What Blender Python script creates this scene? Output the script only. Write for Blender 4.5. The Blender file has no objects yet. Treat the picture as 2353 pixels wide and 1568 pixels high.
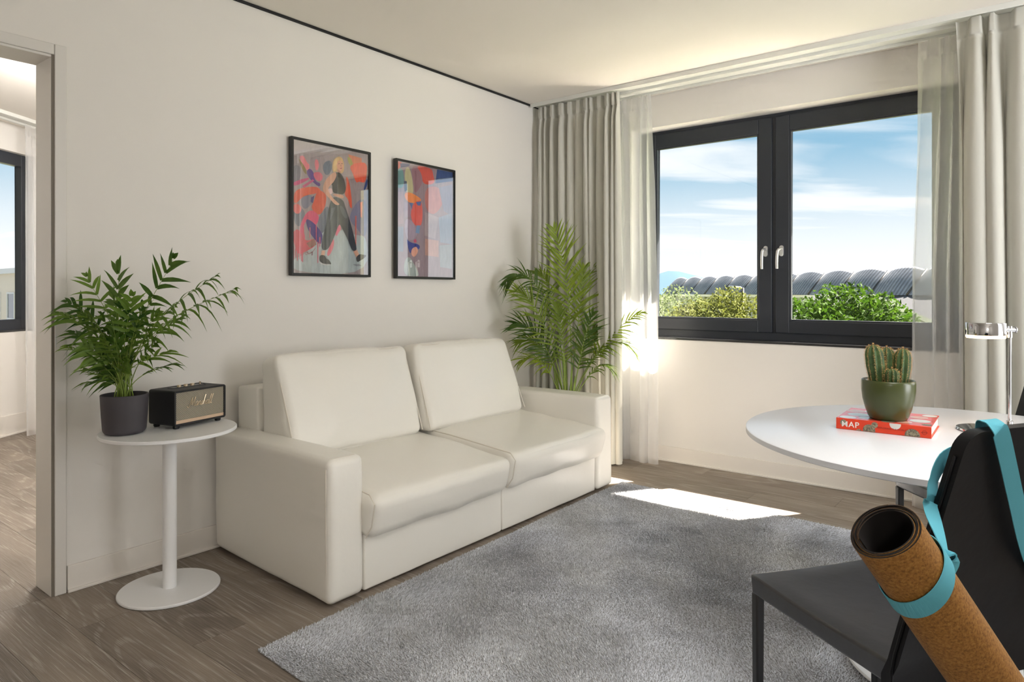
import bpy, bmesh, math, random
import numpy as np
from mathutils import Vector, Matrix, noise as mnoise

scene = bpy.context.scene
COL = scene.collection
PI = math.pi

# ---------------------------------------------------------------- camera
YAW = math.radians(38.233)
CAM = (3.067, -4.470, 1.190)
cam_data = bpy.data.cameras.new('camera')
cam_data.sensor_width = 36.0
cam_data.lens = 1568.2 / 2353 * 36.0
cam_data.shift_y = -(784 - 672.4) / 2353
cam_data.clip_start = 0.05
cam_data.clip_end = 6000
camera = bpy.data.objects.new('camera', cam_data)
camera.location = CAM
camera.rotation_euler = (PI / 2, 0, YAW)
COL.objects.link(camera)
scene.camera = camera
FW = Vector((-math.sin(YAW), math.cos(YAW), 0))
RT = Vector((math.cos(YAW), math.sin(YAW), 0))

# ---------------------------------------------------------------- world
def lin(r, g, b):
    def f(c):
        c /= 255.0
        return c / 12.92 if c <= .04045 else ((c + .055) / 1.055) ** 2.4
    return (f(r), f(g), f(b), 1)

world = bpy.data.worlds.new('sky')
scene.world = world
world.use_nodes = True
nt = world.node_tree
nt.nodes.clear()
def N(tree, kind, **kw):
    n = tree.nodes.new(kind)
    for k, v in kw.items():
        if k in ('label',):
            continue
        if hasattr(n, k) and not k.startswith('i_'):
            setattr(n, k, v)
    return n
tc = N(nt, 'ShaderNodeTexCoord')
sep = N(nt, 'ShaderNodeSeparateXYZ')
nt.links.new(tc.outputs['Generated'], sep.inputs[0])
def wmath(op, a, b=None, clamp=False):
    m = N(nt, 'ShaderNodeMath', operation=op)
    m.use_clamp = clamp
    for i, v in enumerate((a, b)):
        if v is None:
            continue
        if isinstance(v, (int, float)):
            m.inputs[i].default_value = v
        else:
            nt.links.new(v, m.inputs[i])
    return m.outputs[0]
# direction projected on a cloud layer: streaks of cirrus lie across the view
el = wmath('MAXIMUM', sep.outputs['Z'], 0.0)
den = wmath('ADD', el, 0.09)
def dot2(ax, ay):
    return wmath('ADD', wmath('MULTIPLY', sep.outputs['X'], ax), wmath('MULTIPLY', sep.outputs['Y'], ay))
across = wmath('DIVIDE', dot2(RT.x * .98 - FW.x * .12, RT.y * .98 - FW.y * .12), den)
along = wmath('DIVIDE', dot2(FW.x + RT.x * .1, FW.y + RT.y * .1), den)
cv = N(nt, 'ShaderNodeCombineXYZ')
nt.links.new(wmath('MULTIPLY', across, .34), cv.inputs[0])
nt.links.new(wmath('MULTIPLY', along, .95), cv.inputs[1])
cl = N(nt, 'ShaderNodeTexNoise')
cl.inputs['Scale'].default_value = 1.35
cl.inputs['Detail'].default_value = 7
cl.inputs['Roughness'].default_value = .52
cl.inputs['Distortion'].default_value = .55
nt.links.new(cv.outputs[0], cl.inputs['Vector'])
cr = N(nt, 'ShaderNodeMapRange', interpolation_type='SMOOTHSTEP')
cr.inputs['From Min'].default_value = .36
cr.inputs['From Max'].default_value = .64
nt.links.new(cl.outputs['Fac'], cr.inputs['Value'])
hz = N(nt, 'ShaderNodeMapRange', interpolation_type='SMOOTHSTEP')
hz.inputs['From Min'].default_value = .02
hz.inputs['From Max'].default_value = .22
hz.inputs['To Min'].default_value = 1
hz.inputs['To Max'].default_value = 0
nt.links.new(sep.outputs['Z'], hz.inputs['Value'])
cloud = wmath('MAXIMUM', wmath('MULTIPLY', cr.outputs[0], .92), wmath('MULTIPLY', hz.outputs[0], .93), True)
blue = N(nt, 'ShaderNodeMix', data_type='RGBA')
blue.inputs[6].default_value = (.44, .71, .86, 1)
blue.inputs[7].default_value = (.18, .46, .72, 1)
nt.links.new(wmath('MULTIPLY', el, 3.0, True), blue.inputs[0])
skym = N(nt, 'ShaderNodeMix', data_type='RGBA')
nt.links.new(cloud, skym.inputs[0])
nt.links.new(blue.outputs[2], skym.inputs[6])
skym.inputs[7].default_value = (1.12, 1.14, 1.15, 1)
bg = N(nt, 'ShaderNodeBackground')
nt.links.new(skym.outputs[2], bg.inputs['Color'])
bg.inputs['Strength'].default_value = .62
wo = N(nt, 'ShaderNodeOutputWorld')
nt.links.new(bg.outputs[0], wo.inputs['Surface'])

# ---------------------------------------------------------------- sun and added fill lights
def add_light(name, kind, loc, energy, color=(1, 1, 1), direction=None, **kw):
    d = bpy.data.lights.new(name, kind)
    d.energy = energy
    d.color = color
    for k, v in kw.items():
        setattr(d, k, v)
    o = bpy.data.objects.new(name, d)
    o.location = loc
    if direction is not None:
        o.rotation_euler = Vector(direction).to_track_quat('-Z', 'Y').to_euler()
    COL.objects.link(o)
    return o
SUN_DIR = Vector((-.65, -1.0, -1.41)).normalized()
add_light('sun', 'SUN', (6, 8, 12), 36.0, (1.0, .90, .77), SUN_DIR, angle=math.radians(.6))
# added fill lights outside the frame
add_light('fill_area_far', 'AREA', (4.35, -.04, 1.6), 17, (.97, .985, 1.0), (-.10, -1, .06), shape='RECTANGLE', size=1.6, size_y=1.5)
add_light('fill_area_right', 'AREA', (5.24, -1.35, 1.4), 41, (.965, .985, 1.0), (-1, .36, .16), shape='RECTANGLE', size=1.8, size_y=2.0, spread=math.radians(120))
add_light('fill_disk_living', 'AREA', (3.3, -2.9, 2.57), 14, (1.0, .99, .97), (-.12, 0, -1), shape='DISK', size=1.2, spread=math.radians(115))
add_light('fill_point_living', 'POINT', (3.9, -5.6, 1.5), 24, (1.0, .98, .95), shadow_soft_size=.22)
add_light('fill_point_bedroom', 'POINT', (-1.5, -2.6, 2.36), 58, (1.0, .98, .96), shadow_soft_size=.2)

vs = scene.view_settings
vs.view_transform = 'Standard'
vs.look = 'None'
vs.gamma = 1.0
vs.use_curve_mapping = False
vs.exposure = 0.7
scene.cycles.use_denoising = True
scene.cycles.max_bounces = 7
scene.cycles.diffuse_bounces = 4
scene.cycles.glossy_bounces = 3
scene.cycles.transparent_max_bounces = 12
scene.cycles.blur_glossy = .1
scene.cycles.sample_clamp_indirect = 150
scene.cycles.adaptive_threshold = .1
scene.cycles.adaptive_min_samples = 16

# ---------------------------------------------------------------- materials
MATS = {}
def bsdf_mat(name, color, rough=.6, metal=0.0, spec=.5, **kw):
    if name in MATS:
        return MATS[name]
    m = bpy.data.materials.new(name)
    m.use_nodes = True
    b = m.node_tree.nodes['Principled BSDF']
    b.inputs['Base Color'].default_value = color
    b.inputs['Roughness'].default_value = rough
    b.inputs['Metallic'].default_value = metal
    b.inputs['Specular IOR Level'].default_value = spec
    for k, v in kw.items():
        b.inputs[k].default_value = v
    MATS[name] = m
    return m
def P(m):
    return m.node_tree.nodes['Principled BSDF']
def tex_noise(m, scale, detail=3, rough=.5, coords='Object', vec=None, dist=0.0):
    t = m.node_tree
    n = t.nodes.new('ShaderNodeTexNoise')
    n.inputs['Scale'].default_value = scale
    n.inputs['Detail'].default_value = detail
    n.inputs['Roughness'].default_value = rough
    n.inputs['Distortion'].default_value = dist
    if vec is None:
        c = t.nodes.new('ShaderNodeTexCoord')
        vec = c.outputs[coords]
    t.links.new(vec, n.inputs['Vector'])
    return n
def ramp(m, fac, stops):
    t = m.node_tree
    r = t.nodes.new('ShaderNodeValToRGB')
    el = r.color_ramp.elements
    while len(el) < len(stops):
        el.new(.5)
    for e, (p, c) in zip(el, stops):
        e.position = p
        e.color = c
    t.links.new(fac, r.inputs[0])
    return r
def bump(m, fac, strength, dist=.002, normal=None):
    t = m.node_tree
    b = t.nodes.new('ShaderNodeBump')
    b.inputs['Strength'].default_value = strength
    b.inputs['Distance'].default_value = dist
    t.links.new(fac, b.inputs['Height'])
    if normal is not None:
        t.links.new(normal, b.inputs['Normal'])
    t.links.new(b.outputs[0], P(m).inputs['Normal'])
    return b
def plaster(name, color, rough=.85, sc=180, st=.08):
    m = bsdf_mat(name, color, rough, spec=.25)
    n = tex_noise(m, sc, 3)
    bump(m, n.outputs['Fac'], st, .002)
    return m
M_wall = plaster('wall_paint', lin(232, 228, 222))
M_ceil = plaster('ceiling_paint', lin(238, 232, 223), sc=120, st=.05)
M_base = bsdf_mat('baseboard_paint', lin(232, 226, 218), .5)
M_jamb = bsdf_mat('door_frame_paint', lin(222, 218, 212), .42)
M_black = bsdf_mat('black_gap', (.006, .006, .006, 1), .7)
M_track = bsdf_mat('white_track', lin(222, 222, 216), .4)
M_anth = bsdf_mat('anthracite_frame', lin(48, 52, 60), .40)
n_ = tex_noise(M_anth, 600, 2); bump(M_anth, n_.outputs['Fac'], .06, .001)
M_sill = bsdf_mat('dark_sill', lin(34, 35, 38), .14, spec=1.0)
M_facade = plaster('facade_render', lin(200, 196, 188))
M_alu = bsdf_mat('satin_aluminium', lin(222, 222, 222), .34, .7)
M_outsill = bsdf_mat('outer_sill_metal', lin(205, 205, 205), .42, .9)

# thin glass: transparent with a mirror share growing at grazing angles
def glass_mat(name, ior=1.5, tint=(1, 1, 1, 1), rough=0.0):
    m = bpy.data.materials.new(name); m.use_nodes = True
    t = m.node_tree; t.nodes.clear()
    tr = t.nodes.new('ShaderNodeBsdfTransparent'); tr.inputs[0].default_value = tint
    gl = t.nodes.new('ShaderNodeBsdfGlossy'); gl.inputs['Roughness'].default_value = rough
    fr = t.nodes.new('ShaderNodeFresnel'); fr.inputs['IOR'].default_value = ior
    mx = t.nodes.new('ShaderNodeMixShader'); o = t.nodes.new('ShaderNodeOutputMaterial')
    ge = t.nodes.new('ShaderNodeNewGeometry'); mi = t.nodes.new('ShaderNodeMix')
    mi.inputs[2].default_value = ior; mi.inputs[3].default_value = 1 / ior
    t.links.new(ge.outputs['Backfacing'], mi.inputs[0]); t.links.new(mi.outputs[0], fr.inputs['IOR'])
    t.links.new(fr.outputs[0], mx.inputs[0]); t.links.new(tr.outputs[0], mx.inputs[1]); t.links.new(gl.outputs[0], mx.inputs[2])
    t.links.new(mx.outputs[0], o.inputs[0])
    return m
M_glass = glass_mat('window_glass', 1.35)
M_picglass = glass_mat('picture_glass', 4.0)

# limed oak vinyl plank
def wood_mat():
    m = bsdf_mat('oak_plank', (1, 1, 1, 1), .52, spec=.35)
    t = m.node_tree
    c = t.nodes.new('ShaderNodeTexCoord')
    oi = t.nodes.new('ShaderNodeObjectInfo')
    off = t.nodes.new('ShaderNodeVectorMath'); off.operation = 'MULTIPLY_ADD'
    cmb = t.nodes.new('ShaderNodeCombineXYZ')
    for i in range(3):
        t.links.new(oi.outputs['Random'], cmb.inputs[i])
    t.links.new(cmb.outputs[0], off.inputs[0]); off.inputs[1].default_value = (37, 61, 19)
    t.links.new(c.outputs['Object'], off.inputs[2])
    mp = t.nodes.new('ShaderNodeMapping'); mp.inputs['Scale'].default_value = (.17, 1.35, 1)
    t.links.new(off.outputs[0], mp.inputs['Vector'])
    big = tex_noise(m, 2.6, 1.2, .45, vec=mp.outputs[0], dist=.25)
    # growth rings: bands of a slowly warped height field
    mul = t.nodes.new('ShaderNodeMath'); mul.operation = 'MULTIPLY'; mul.inputs[1].default_value = 32
    t.links.new(big.outputs['Fac'], mul.inputs[0])
    sn = t.nodes.new('ShaderNodeMath'); sn.operation = 'SINE'
    mul2 = t.nodes.new('ShaderNodeMath'); mul2.operation = 'MULTIPLY'; mul2.inputs[1].default_value = 4.2
    t.links.new(mul.outputs[0], mul2.inputs[0]); t.links.new(mul2.outputs[0], sn.inputs[0])
    mp2 = t.nodes.new('ShaderNodeMapping'); mp2.inputs['Scale'].default_value = (2.2, 90, 1)
    t.links.new(off.outputs[0], mp2.inputs['Vector'])
    fine = tex_noise(m, 3.0, 4, .65, vec=mp2.outputs[0])
    mp3 = t.nodes.new('ShaderNodeMapping'); mp3.inputs['Scale'].default_value = (1.2, 3.0, 1)
    t.links.new(off.outputs[0], mp3.inputs['Vector'])
    tone = tex_noise(m, 1.6, 2, .5, vec=mp3.outputs[0])
    base = ramp(m, tone.outputs['Fac'], [(.3, lin(112, 100, 89)), (.7, lin(146, 133, 120))])
    r2 = ramp(m, sn.outputs[0], [(.45, (.12, .12, .12, 1)), (.95, (1, 1, 1, 1))])
    f2 = ramp(m, fine.outputs['Fac'], [(.42, (0, 0, 0, 1)), (.66, (1, 1, 1, 1))])
    mm = t.nodes.new('ShaderNodeMath'); mm.operation = 'MULTIPLY'
    t.links.new(r2.outputs[0], mm.inputs[0]); t.links.new(f2.outputs[0], mm.inputs[1])
    mm2 = t.nodes.new('ShaderNodeMath'); mm2.operation = 'MULTIPLY_ADD'; mm2.inputs[1].default_value = .30; mm2.inputs[2].default_value = 0
    t.links.new(f2.outputs[0], mm2.inputs[0])
    ad = t.nodes.new('ShaderNodeMath'); ad.operation = 'ADD'; ad.use_clamp = True
    t.links.new(mm.outputs[0], ad.inputs[0]); t.links.new(mm2.outputs[0], ad.inputs[1])
    sc = t.nodes.new('ShaderNodeMath'); sc.operation = 'MULTIPLY'; sc.inputs[1].default_value = .55
    t.links.new(ad.outputs[0], sc.inputs[0])
    mix = t.nodes.new('ShaderNodeMix'); mix.data_type = 'RGBA'
    t.links.new(sc.outputs[0], mix.inputs[0]); t.links.new(base.outputs[0], mix.inputs[6])
    mix.inputs[7].default_value = lin(196, 187, 177)
    hv = t.nodes.new('ShaderNodeHueSaturation')
    mr = t.nodes.new('ShaderNodeMapRange'); mr.inputs['To Min'].default_value = .88; mr.inputs['To Max'].default_value = 1.10
    t.links.new(oi.outputs['Random'], mr.inputs['Value']); t.links.new(mr.outputs[0], hv.inputs['Value'])
    t.links.new(mix.outputs[2], hv.inputs['Color'])
    t.links.new(hv.outputs[0], P(m).inputs['Base Color'])
    bump(m, ad.outputs[0], .25, .0008)
    return m
M_wood = wood_mat()
M_sub = bsdf_mat('floor_joint', lin(70, 60, 52), .8)

def leather(name, color, rough, st=.12, sc=420):
    m = bsdf_mat(name, color, rough, spec=.45)
    n = tex_noise(m, sc, 3); n2 = tex_noise(m, 14, 3, .55)
    b1 = bump(m, n2.outputs['Fac'], .10, .010)
    bump(m, n.outputs['Fac'], st, .0006, b1.outputs[0])
    return m
M_sofa = leather('cream_leather', lin(238, 234, 225), .31)
M_sofaseam = bsdf_mat('cream_piping', lin(226, 219, 206), .5)
M_dark = bsdf_mat('sofa_underside', lin(40, 36, 32), .8)
M_blackleather = leather('black_leather', (.005, .005, .007, 1), .38, .04)
P(M_blackleather).inputs['Specular IOR Level'].default_value = .35
P(M_blackleather).inputs['Coat Weight'].default_value = 1.0
P(M_blackleather).inputs['Coat Roughness'].default_value = .2
P(M_blackleather).inputs['Coat IOR'].default_value = 1.45
M_backleather = leather('black_leather_back', (.004, .004, .005, 1), .5, .04)
P(M_backleather).inputs['Specular IOR Level'].default_value = .22
M_chairsteel = bsdf_mat('black_leg', (.012, .012, .013, 1), .35)
M_white = bsdf_mat('white_lacquer', lin(238, 238, 238), .34)
M_tabletop = bsdf_mat('white_tabletop', lin(234, 236, 241), .24)
M_chrome = bsdf_mat('chrome', (.58, .58, .60, 1), .06, 1.0)
M_frame = bsdf_mat('black_picture_frame', (.012, .012, .012, 1), .4)

def art_mat():
    m = bsdf_mat('poster_print', (1, 1, 1, 1), .6, spec=.2)
    t = m.node_tree
    a = t.nodes.new('ShaderNodeVertexColor'); a.layer_name = 'Col'
    cc = t.nodes.new('ShaderNodeTexCoord'); mp = t.nodes.new('ShaderNodeMapping'); mp.inputs['Scale'].default_value = (1, 34, 7)
    t.links.new(cc.outputs['Object'], mp.inputs['Vector'])
    n = tex_noise(m, 1.6, 6, .7, vec=mp.outputs[0], dist=.8)
    mr = t.nodes.new('ShaderNodeMapRange'); mr.inputs['To Min'].default_value = .95; mr.inputs['To Max'].default_value = 1.85
    t.links.new(n.outputs['Fac'], mr.inputs['Value'])
    hv = t.nodes.new('ShaderNodeHueSaturation'); t.links.new(mr.outputs[0], hv.inputs['Value']); t.links.new(a.outputs[0], hv.inputs['Color'])
    t.links.new(hv.outputs[0], P(m).inputs['Base Color'])
    return m
M_art = art_mat()

def cloth(name, color, transl=.25, transp=0.0, sc=900):
    m = bpy.data.materials.new(name); m.use_nodes = True
    t = m.node_tree; t.nodes.clear()
    d = t.nodes.new('ShaderNodeBsdfDiffuse'); d.inputs[0].default_value = color
    l = t.nodes.new('ShaderNodeBsdfTranslucent'); l.inputs[0].default_value = color
    x = t.nodes.new('ShaderNodeMixShader'); x.inputs[0].default_value = transl
    t.links.new(d.outputs[0], x.inputs[1]); t.links.new(l.outputs[0], x.inputs[2])
    o = t.nodes.new('ShaderNodeOutputMaterial')
    c = t.nodes.new('ShaderNodeTexCoord'); n = t.nodes.new('ShaderNodeTexNoise')
    n.inputs['Scale'].default_value = sc; t.links.new(c.outputs['Object'], n.inputs['Vector'])
    b = t.nodes.new('ShaderNodeBump'); b.inputs['Strength'].default_value = .12; b.inputs['Distance'].default_value = .001
    t.links.new(n.outputs['Fac'], b.inputs['Height']); t.links.new(b.outputs[0], d.inputs['Normal'])
    if transp:
        tr = t.nodes.new('ShaderNodeBsdfTransparent'); y = t.nodes.new('ShaderNodeMixShader')
        y.inputs[0].default_value = transp
        t.links.new(x.outputs[0], y.inputs[1]); t.links.new(tr.outputs[0], y.inputs[2]); t.links.new(y.outputs[0], o.inputs[0])
    else:
        t.links.new(x.outputs[0], o.inputs[0])
    return m
M_drape = cloth('grey_drape', lin(204, 202, 193), .10)
M_sheer = cloth('white_sheer', lin(250, 250, 250), .66, .54)

def leaf_mat(name, dark, light, transl=.35, rough=.42, spec=.5):
    m = bpy.data.materials.new(name); m.use_nodes = True
    t = m.node_tree; b = P(m)
    b.inputs['Roughness'].default_value = rough
    b.inputs['Specular IOR Level'].default_value = spec
    oi = t.nodes.new('ShaderNodeObjectInfo')
    n = tex_noise(m, 16, 2)
    ad = t.nodes.new('ShaderNodeMath'); ad.operation = 'MULTIPLY_ADD'; ad.inputs[1].default_value = .55
    t.links.new(oi.outputs['Random'], ad.inputs[0])
    hf = t.nodes.new('ShaderNodeMath'); hf.operation = 'MULTIPLY'; hf.inputs[1].default_value = .45
    t.links.new(n.outputs['Fac'], hf.inputs[0]); t.links.new(hf.outputs[0], ad.inputs[2])
    r = ramp(m, ad.outputs[0], [(.2, dark), (.85, light)])
    t.links.new(r.outputs[0], b.inputs['Base Color'])
    tl = t.nodes.new('ShaderNodeBsdfTranslucent'); t.links.new(r.outputs[0], tl.inputs[0])
    mx = t.nodes.new('ShaderNodeMixShader'); mx.inputs[0].default_value = transl
    o = t.nodes['Material Output']
    t.links.new(b.outputs[0], mx.inputs[1]); t.links.new(tl.outputs[0], mx.inputs[2]); t.links.new(mx.outputs[0], o.inputs[0])
    return m
M_leaf1 = leaf_mat('parlour_palm_leaf', lin(54, 92, 28), lin(132, 164, 62))
M_leaf2 = leaf_mat('areca_leaf', lin(66, 98, 26), lin(156, 176, 52), .5)
M_stem = bsdf_mat('palm_stem', lin(128, 150, 62), .5)
M_soil = bsdf_mat('soil', lin(52, 38, 28), .95)
n_ = tex_noise(M_soil, 60, 5); bump(M_soil, n_.outputs['Fac'], .9, .01)

# ---------------------------------------------------------------- helpers
def prop(o, label=None, cat=None, group=None, kind=None):
    if label: o['label'] = label
    if cat: o['category'] = cat
    if group: o['group'] = group
    if kind: o['kind'] = kind
    return o
def empty(name, loc=(0, 0, 0), rz=0.0, label=None, cat=None, group=None, kind=None):
    o = bpy.data.objects.new(name, None)
    o.empty_display_size = .05
    o.location = loc
    o.rotation_euler = (0, 0, rz)
    COL.objects.link(o)
    return prop(o, label, cat, group, kind)
def link(name, me, parent=None):
    o = bpy.data.objects.new(name, me)
    if parent is not None:
        o.parent = parent
    COL.objects.link(o)
    return o
class MB:
    """collects simple solids and links them as one mesh object"""
    def __init__(self):
        self.v = []; self.f = []
    def add(self, v, f):
        n = len(self.v)
        self.v += [tuple(p) for p in v]
        self.f += [tuple(i + n for i in q) for q in f]
        return self
    def box(self, x0, x1, y0, y1, z0, z1):
        return self.hexa([(x0, y0, z0), (x1, y0, z0), (x1, y1, z0), (x0, y1, z0), (x0, y0, z1), (x1, y0, z1), (x1, y1, z1), (x0, y1, z1)])
    def hexa(self, c):
        return self.add(c, [(0, 3, 2, 1), (4, 5, 6, 7), (0, 1, 5, 4), (1, 2, 6, 5), (2, 3, 7, 6), (3, 0, 4, 7)])
    def tube(self, pts, r, seg=10, cap=True):
        pts = [Vector(p) for p in pts]
        rs = r if isinstance(r, (list, tuple)) else [r] * len(pts)
        T = []
        for i in range(len(pts)):
            T.append((pts[min(i + 1, len(pts) - 1)] - pts[max(i - 1, 0)]).normalized())
        u = T[0].orthogonal().normalized()
        v = []; f = []
        for i, p in enumerate(pts):
            u = (u - T[i] * u.dot(T[i])).normalized()
            w = T[i].cross(u)
            for k in range(seg):
                a = 2 * PI * k / seg
                v.append(p + (u * math.cos(a) + w * math.sin(a)) * rs[i])
        for i in range(len(pts) - 1):
            for k in range(seg):
                a = i * seg + k; b = i * seg + (k + 1) % seg
                f.append((a, b, b + seg, a + seg))
        if cap:
            f.append(tuple(range(seg))[::-1]); f.append(tuple(range(len(v) - seg, len(v))))
        return self.add(v, f)
    def lathe(self, prof, seg=48, center=(0, 0, 0), closed=False):
        v = []; f = []; n = len(prof)
        for k in range(seg):
            a = 2 * PI * k / seg
            for r, z in prof:
                v.append((center[0] + r * math.cos(a), center[1] + r * math.sin(a), center[2] + z))
        for k in range(seg):
            k2 = (k + 1) % seg
            for i in range(n - 1 + (1 if closed else 0)):
                j = (i + 1) % n
                f.append((k * n + i, k2 * n + i, k2 * n + j, k * n + j))
        return self.add(v, f)
    def prism(self, poly, z0, z1):
        n = len(poly)
        v = [(x, y, z0) for x, y in poly] + [(x, y, z1) for x, y in poly]
        f = [tuple(range(n))[::-1], tuple(range(n, 2 * n))] + [(i, (i + 1) % n, n + (i + 1) % n, n + i) for i in range(n)]
        return self.add(v, f)
    def mesh(self, name, mat, smooth=False):
        me = bpy.data.meshes.new(name)
        me.from_pydata(self.v, [], self.f)
        bm = bmesh.new(); bm.from_mesh(me)
        bmesh.ops.remove_doubles(bm, verts=bm.verts, dist=1e-6)
        bmesh.ops.recalc_face_normals(bm, faces=bm.faces)
        bm.to_mesh(me); bm.free()
        if mat: me.materials.append(mat)
        if smooth:
            me.shade_smooth()
            if smooth != 'all':
                me.set_sharp_from_angle(angle=math.radians(40))
        return me
    def build(self, name, mat, parent=None, smooth=False, bevel=0, seg=2):
        o = link(name, self.mesh(name, mat, smooth), parent)
        if bevel:
            b = o.modifiers.new('bevel', 'BEVEL'); b.width = bevel; b.segments = seg; b.limit_method = 'ANGLE'
            b.angle_limit = math.radians(40)
            if not smooth:
                o.data.shade_smooth(); o.data.set_sharp_from_angle(angle=math.radians(60))
        return o
def struct(o, label=None):
    return prop(o, label, None, None, 'structure')

def rounded_hexa(c8, r, seg_in=10, seg_r=4, bulge=(0, 0, 0), wrinkle=0.0, seed=0):
    """soft block: trilinear hexahedron, edges rounded by r metres, faces bulged outwards"""
    c = np.array(c8, float)
    L = np.array([np.linalg.norm(c[1] - c[0]) + np.linalg.norm(c[6] - c[7]), np.linalg.norm(c[3] - c[0]) + np.linalg.norm(c[6] - c[5]), np.linalg.norm(c[4] - c[0]) + np.linalg.norm(c[6] - c[2])]) / 2
    r = min(r, L.min() / 2 * .98)
    def samples(l):
        h = l / 2
        a = [-h + r * (1 - math.cos(PI / 2 * i / seg_r)) for i in range(seg_r)]
        mid = list(np.linspace(-h + r, h - r, seg_in + 1))
        return np.array(a + mid + [-x for x in a[::-1]])
    S = [samples(l) for l in L]
    verts = []; faces = []
    H = L / 2
    for ax in range(3):
        o1, o2 = (ax + 1) % 3, (ax + 2) % 3
        for sgn in (-1, 1):
            base = len(verts)
            n1, n2 = len(S[o1]), len(S[o2])
            for a in S[o1]:
                for b in S[o2]:
                    q = np.zeros(3); q[ax] = sgn * H[ax]; q[o1] = a; q[o2] = b
                    cl = np.clip(q, -(H - r), H - r); d = q - cl
                    q = cl + d / max(np.linalg.norm(d), 1e-9) * r
                    q[ax] += sgn * bulge[ax] * max(0, 1 - (a / H[o1]) ** 2) * max(0, 1 - (b / H[o2]) ** 2)
                    verts.append(q)
            for i in range(n1 - 1):
                for j in range(n2 - 1):
                    k = base + i * n2 + j
                    f = (k, k + n2, k + n2 + 1, k + 1)
                    faces.append(f if sgn > 0 else f[::-1])
    out = []
    for q in verts:
        t = (q / L) + .5
        w = [(1 - t[0]) * (1 - t[1]) * (1 - t[2]), t[0] * (1 - t[1]) * (1 - t[2]), t[0] * t[1] * (1 - t[2]), (1 - t[0]) * t[1] * (1 - t[2]),
             (1 - t[0]) * (1 - t[1]) * t[2], t[0] * (1 - t[1]) * t[2], t[0] * t[1] * t[2], (1 - t[0]) * t[1] * t[2]]
        p = sum(wi * ci for wi, ci in zip(w, c))
        if wrinkle:
            v = Vector((p[0] * 7 + seed, p[1] * 7, p[2] * 7))
            e = sum(abs(x) for x in (q / H)) / 3
            p = p + np.array(mnoise.noise_vector(v)) * wrinkle * (.5 + e)
        out.append(tuple(p))
    return out, faces
def soft(name, c8, mat, parent, r, **kw):
    v, f = rounded_hexa(c8, r, **kw)
    mb = MB(); mb.add(v, f)
    me = mb.mesh(name, mat, 'all')
    bm = bmesh.new(); bm.from_mesh(me); bmesh.ops.remove_doubles(bm, verts=bm.verts, dist=2e-4); bm.to_mesh(me); bm.free()
    me.shade_smooth()
    return link(name, me, parent)

# ================================================================ THE SETTING
H = 2.6
XR, YB = 5.3, -6.2          # right wall, back wall
rng = random.Random(4)

# floor: slab with single planks on it
floor = struct(MB().box(-5.2, XR, YB, .02, -.10, -.006).build('floor', M_sub), 'grey brown wood plank floor')
PW, PL = .196, 1.28
plank_cache = {}
def plank(x0, x1, y0, y1):
    key = (round(x1 - x0, 3), round(y1 - y0, 3))
    if key not in plank_cache:
        w, d = key
        plank_cache[key] = MB().box(-w / 2 + .0006, w / 2 - .0006, -d / 2 + .0006, d / 2 - .0006, -.006, 0).mesh('plank', M_wood)
    o = link('plank', plank_cache[key], floor)
    o.location = ((x0 + x1) / 2, (y0 + y1) / 2, 0)
row = 0
y = 0.0
while y > -5.3:
    y0 = max(y - PW, -5.3)
    offx = (row * .43) % PL
    # living room
    x = 0.0 - offx
    while x < 4.2:
        a, b = max(x, 0.0), min(x + PL, 4.2)
        if b - a > .02: plank(a, b, y0, y)
        x += PL
    # bedroom, seen through the doorway
    if y < -1.4:
        x = 0.0 - PL * .37 - offx
        while x > -4.3 - PL:
            a, b = max(x, -4.3), min(x + PL, 0.0)
            if b - a > .02: plank(a, b, y0, y)
            x -= PL
        a = 0.0 - PL * .37 - offx + PL
        if a < 0: plank(a, 0.0, y0, y)
    y -= PW; row += 1

struct(MB().box(-5.2, XR, YB, .35, H, H + .12).build('ceiling', M_ceil), 'white plaster ceiling')

# left wall with the doorway
DY1, DY0, DZ = -3.482, -4.40, 2.12
w = MB()
w.box(-.144, 0, DY1, .0, 0, H); w.box(-.144, 0, DY0, DY1, DZ, H); w.box(-.144, 0, YB, DY0, 0, H)
struct(w.build('wall_left', M_wall), 'off white wall behind the sofa')
# far wall with the window opening
WX0, WX1, WZ0, WZ1 = .66, 2.675, .858, 2.372
w = MB()
w.box(-.4, WX0, 0, .35, -.1, H); w.box(WX1, XR + .2, 0, .35, -.1, H); w.box(WX0, WX1, 0, .35, -.1, WZ0); w.box(WX0, WX1, 0, .35, WZ1, H)
struct(w.build('wall_far', M_wall), 'off white wall around the window')
struct(MB().box(XR, XR + .15, YB, 0, 0, H).build('wall_right', M_wall), 'off white wall')
struct(MB().box(-5.2, XR + .15, YB - .15, YB, 0, H).build('wall_back', M_wall), 'off white wall')

# baseboards: a flat board with a thin quarter bead at the floor
def baseboard(name, x0, x1, y0, y1, nx, ny):
    mb = MB()
    t = .012
    if nx: mb.box(min(x0, x0 + nx * t), max(x0, x0 + nx * t), y0, y1, 0, .105); mb.box(min(x0, x0 + nx * .022), max(x0, x0 + nx * .022), y0, y1, 0, .012)
    else: mb.box(x0, x1, min(y0, y0 + ny * t), max(y0, y0 + ny * t), 0, .105); mb.box(x0, x1, min(y0, y0 + ny * .022), max(y0, y0 + ny * .022), 0, .012)
    struct(mb.build(name, M_base, bevel=.0025), 'white baseboard')
baseboard('baseboard_left', 0, 0, -3.436, -.012, 1, 0)
baseboard('baseboard_far', 0.0, XR, 0, 0, 0, -1)

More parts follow.
